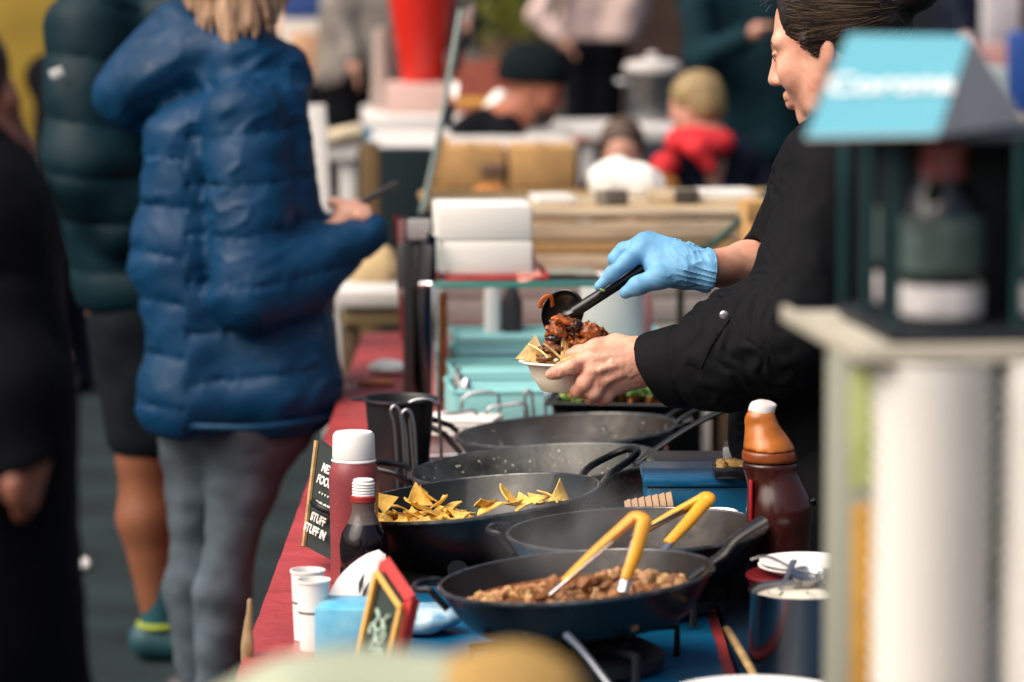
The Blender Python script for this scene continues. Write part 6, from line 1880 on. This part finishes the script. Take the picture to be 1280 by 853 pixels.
M_sky = mat('sky_blue_card', '#5a9fb3', .6)
nb_ = np.cross(br_ - bl_, tl_ - bl_); nb_ /= np.linalg.norm(nb_)
part('blue_panel', poly([bl_, br_, tr_, tl_], thick=-nb_ * .003), M_sky, t, sharp=20)
part('gable', poly([br_ + (.001, .002, 0), gr_, tr_ + (.001, .002, 0)], thick=(-.001, .003, 0)), mat('grey_card', (.62, .61, .60), .6, noise=(9, .1)), t, sharp=20)
gl2 = gr_ + (bl_ - br_)
part('back_panel', poly([gr_, gl2, tl_ + (0, .002, 0), tr_ + (0, .002, 0)], thick=(0, .003, 0)), mat('grey_card', (0, 0, 0)), t, sharp=20)
part('bottom_panel', poly([bl_, br_, gr_, gl2], thick=(0, 0, -.002)), mat('grey_card', (0, 0, 0)), t, sharp=20)
fmt = frame((bl_ + br_ + tl_ + tr_) / 4 + nb_ * .0012, br_ - bl_, tl_ - bl_)
text('lettering', 'Corona', .036, fmt @ T(-.003, -.002, 0), mat('letter_white', (.72, .76, .78), .6), t, shear=.25, bold=.0010)
# pale packet with a yellow end on the shelf
s = 1750
q = at(s)
p = q(480, 1000, .06); p[2] = SZ
t = thing('food_packet', 'pale green paper packet with a yellow end close to the lens', 'packet', p)
F = Field().cone(q(250, 990, .03), .055, q(380, 935, .03), .062, .04).cone(q(380, 935, .03), .062, q(560, 895, .03), .048, .04).cone(q(300, 970, .10), .06, q(540, 915, .10), .05, .04)
F.cone(q(300, 1080, .06), .09, q(600, 1090, .06), .10, .06).cone(q(450, 960, .05), .07, q(450, 1080, .05), .09, .05).plane((0, 0, SZ), (0, 0, -1), .004)
part('paper_wrap', F.mesh(.006, lambda P: .014 * vnoise(P, 18)), mat('pale_green_paper', '#98a08c', .75, noise=(9, .15)), t)
F = Field().cone(q(585, 858, .03), .022, q(640, 846, .03), .018, .02).cone(q(640, 846, .03), .018, q(690, 868, .03), .024, .02).cone(q(640, 925, .03), .055, q(600, 925, .03), .05, .04).cone(q(640, 1000, .05), .08, q(620, 930, .03), .05, .04).plane((0, 0, SZ), (0, 0, -1), .004)
part('yellow_end', F.mesh(.005, lambda P: .010 * vnoise(P, 30)), mat('mustard_paper', '#9c7d44', .75, noise=(14, .2)), t)

# ------------------------------------------------------------------ steam over the hot pans
def steam(pn, label, h, dens, seed):
    t_, M_, R_, s_, c_ = pn
    v = Field().ell(c_ + (0, 0, h * .42), (R_ * .80, R_ * .80, h * .55), k=.02)
    g_ = v.mesh(.02)
    m = bpy.data.materials.new('steam'); m.use_nodes = True
    nt = m.node_tree; nt.nodes.remove(nt.nodes['Principled BSDF'])
    pv = nt.nodes.new('ShaderNodeVolumePrincipled'); pv.inputs['Color'].default_value = (.95, .97, 1, 1); pv.inputs['Anisotropy'].default_value = .1
    tc = nt.nodes.new('ShaderNodeTexCoord'); mp = nt.nodes.new('ShaderNodeMapping'); mp.inputs['Location'].default_value = (seed, 0, 0)
    nz = nt.nodes.new('ShaderNodeTexNoise'); nz.inputs['Scale'].default_value = 11; nz.inputs['Detail'].default_value = 3
    rp = nt.nodes.new('ShaderNodeValToRGB'); rp.color_ramp.elements[0].position = .42; rp.color_ramp.elements[1].position = .75
    rp.color_ramp.elements[1].color = (dens, dens, dens, 1)
    vl = nt.nodes.new('ShaderNodeVectorMath'); vl.operation = 'LENGTH'
    dv = nt.nodes.new('ShaderNodeVectorMath'); dv.operation = 'DIVIDE'; dv.inputs[1].default_value = (R_ * .80, R_ * .80, h * .55)
    sb = nt.nodes.new('ShaderNodeMath'); sb.operation = 'SUBTRACT'; sb.inputs[0].default_value = 1; sb.use_clamp = True
    ml = nt.nodes.new('ShaderNodeMath'); ml.operation = 'MULTIPLY'
    k = nt.links.new
    k(tc.outputs['Object'], mp.inputs[0]); k(mp.outputs[0], nz.inputs['Vector']); k(nz.outputs['Fac'], rp.inputs[0])
    k(tc.outputs['Object'], dv.inputs[0]); k(dv.outputs[0], vl.inputs[0]); k(vl.outputs['Value'], sb.inputs[1])
    k(rp.outputs[0], ml.inputs[0]); k(sb.outputs[0], ml.inputs[1]); k(ml.outputs[0], pv.inputs['Density']); k(pv.outputs[0], nt.nodes['Material Output'].inputs['Volume'])
    part('steam', g_, m, loc=c_ + (0, 0, h * .42), label=label, kind='stuff')
steam(pE, 'thin white steam rising from the pan of chopped meat', .16, 4.5, 0)
steam(pB, 'faint steam over the pan with sauce splashes', .10, 3.0, 3)
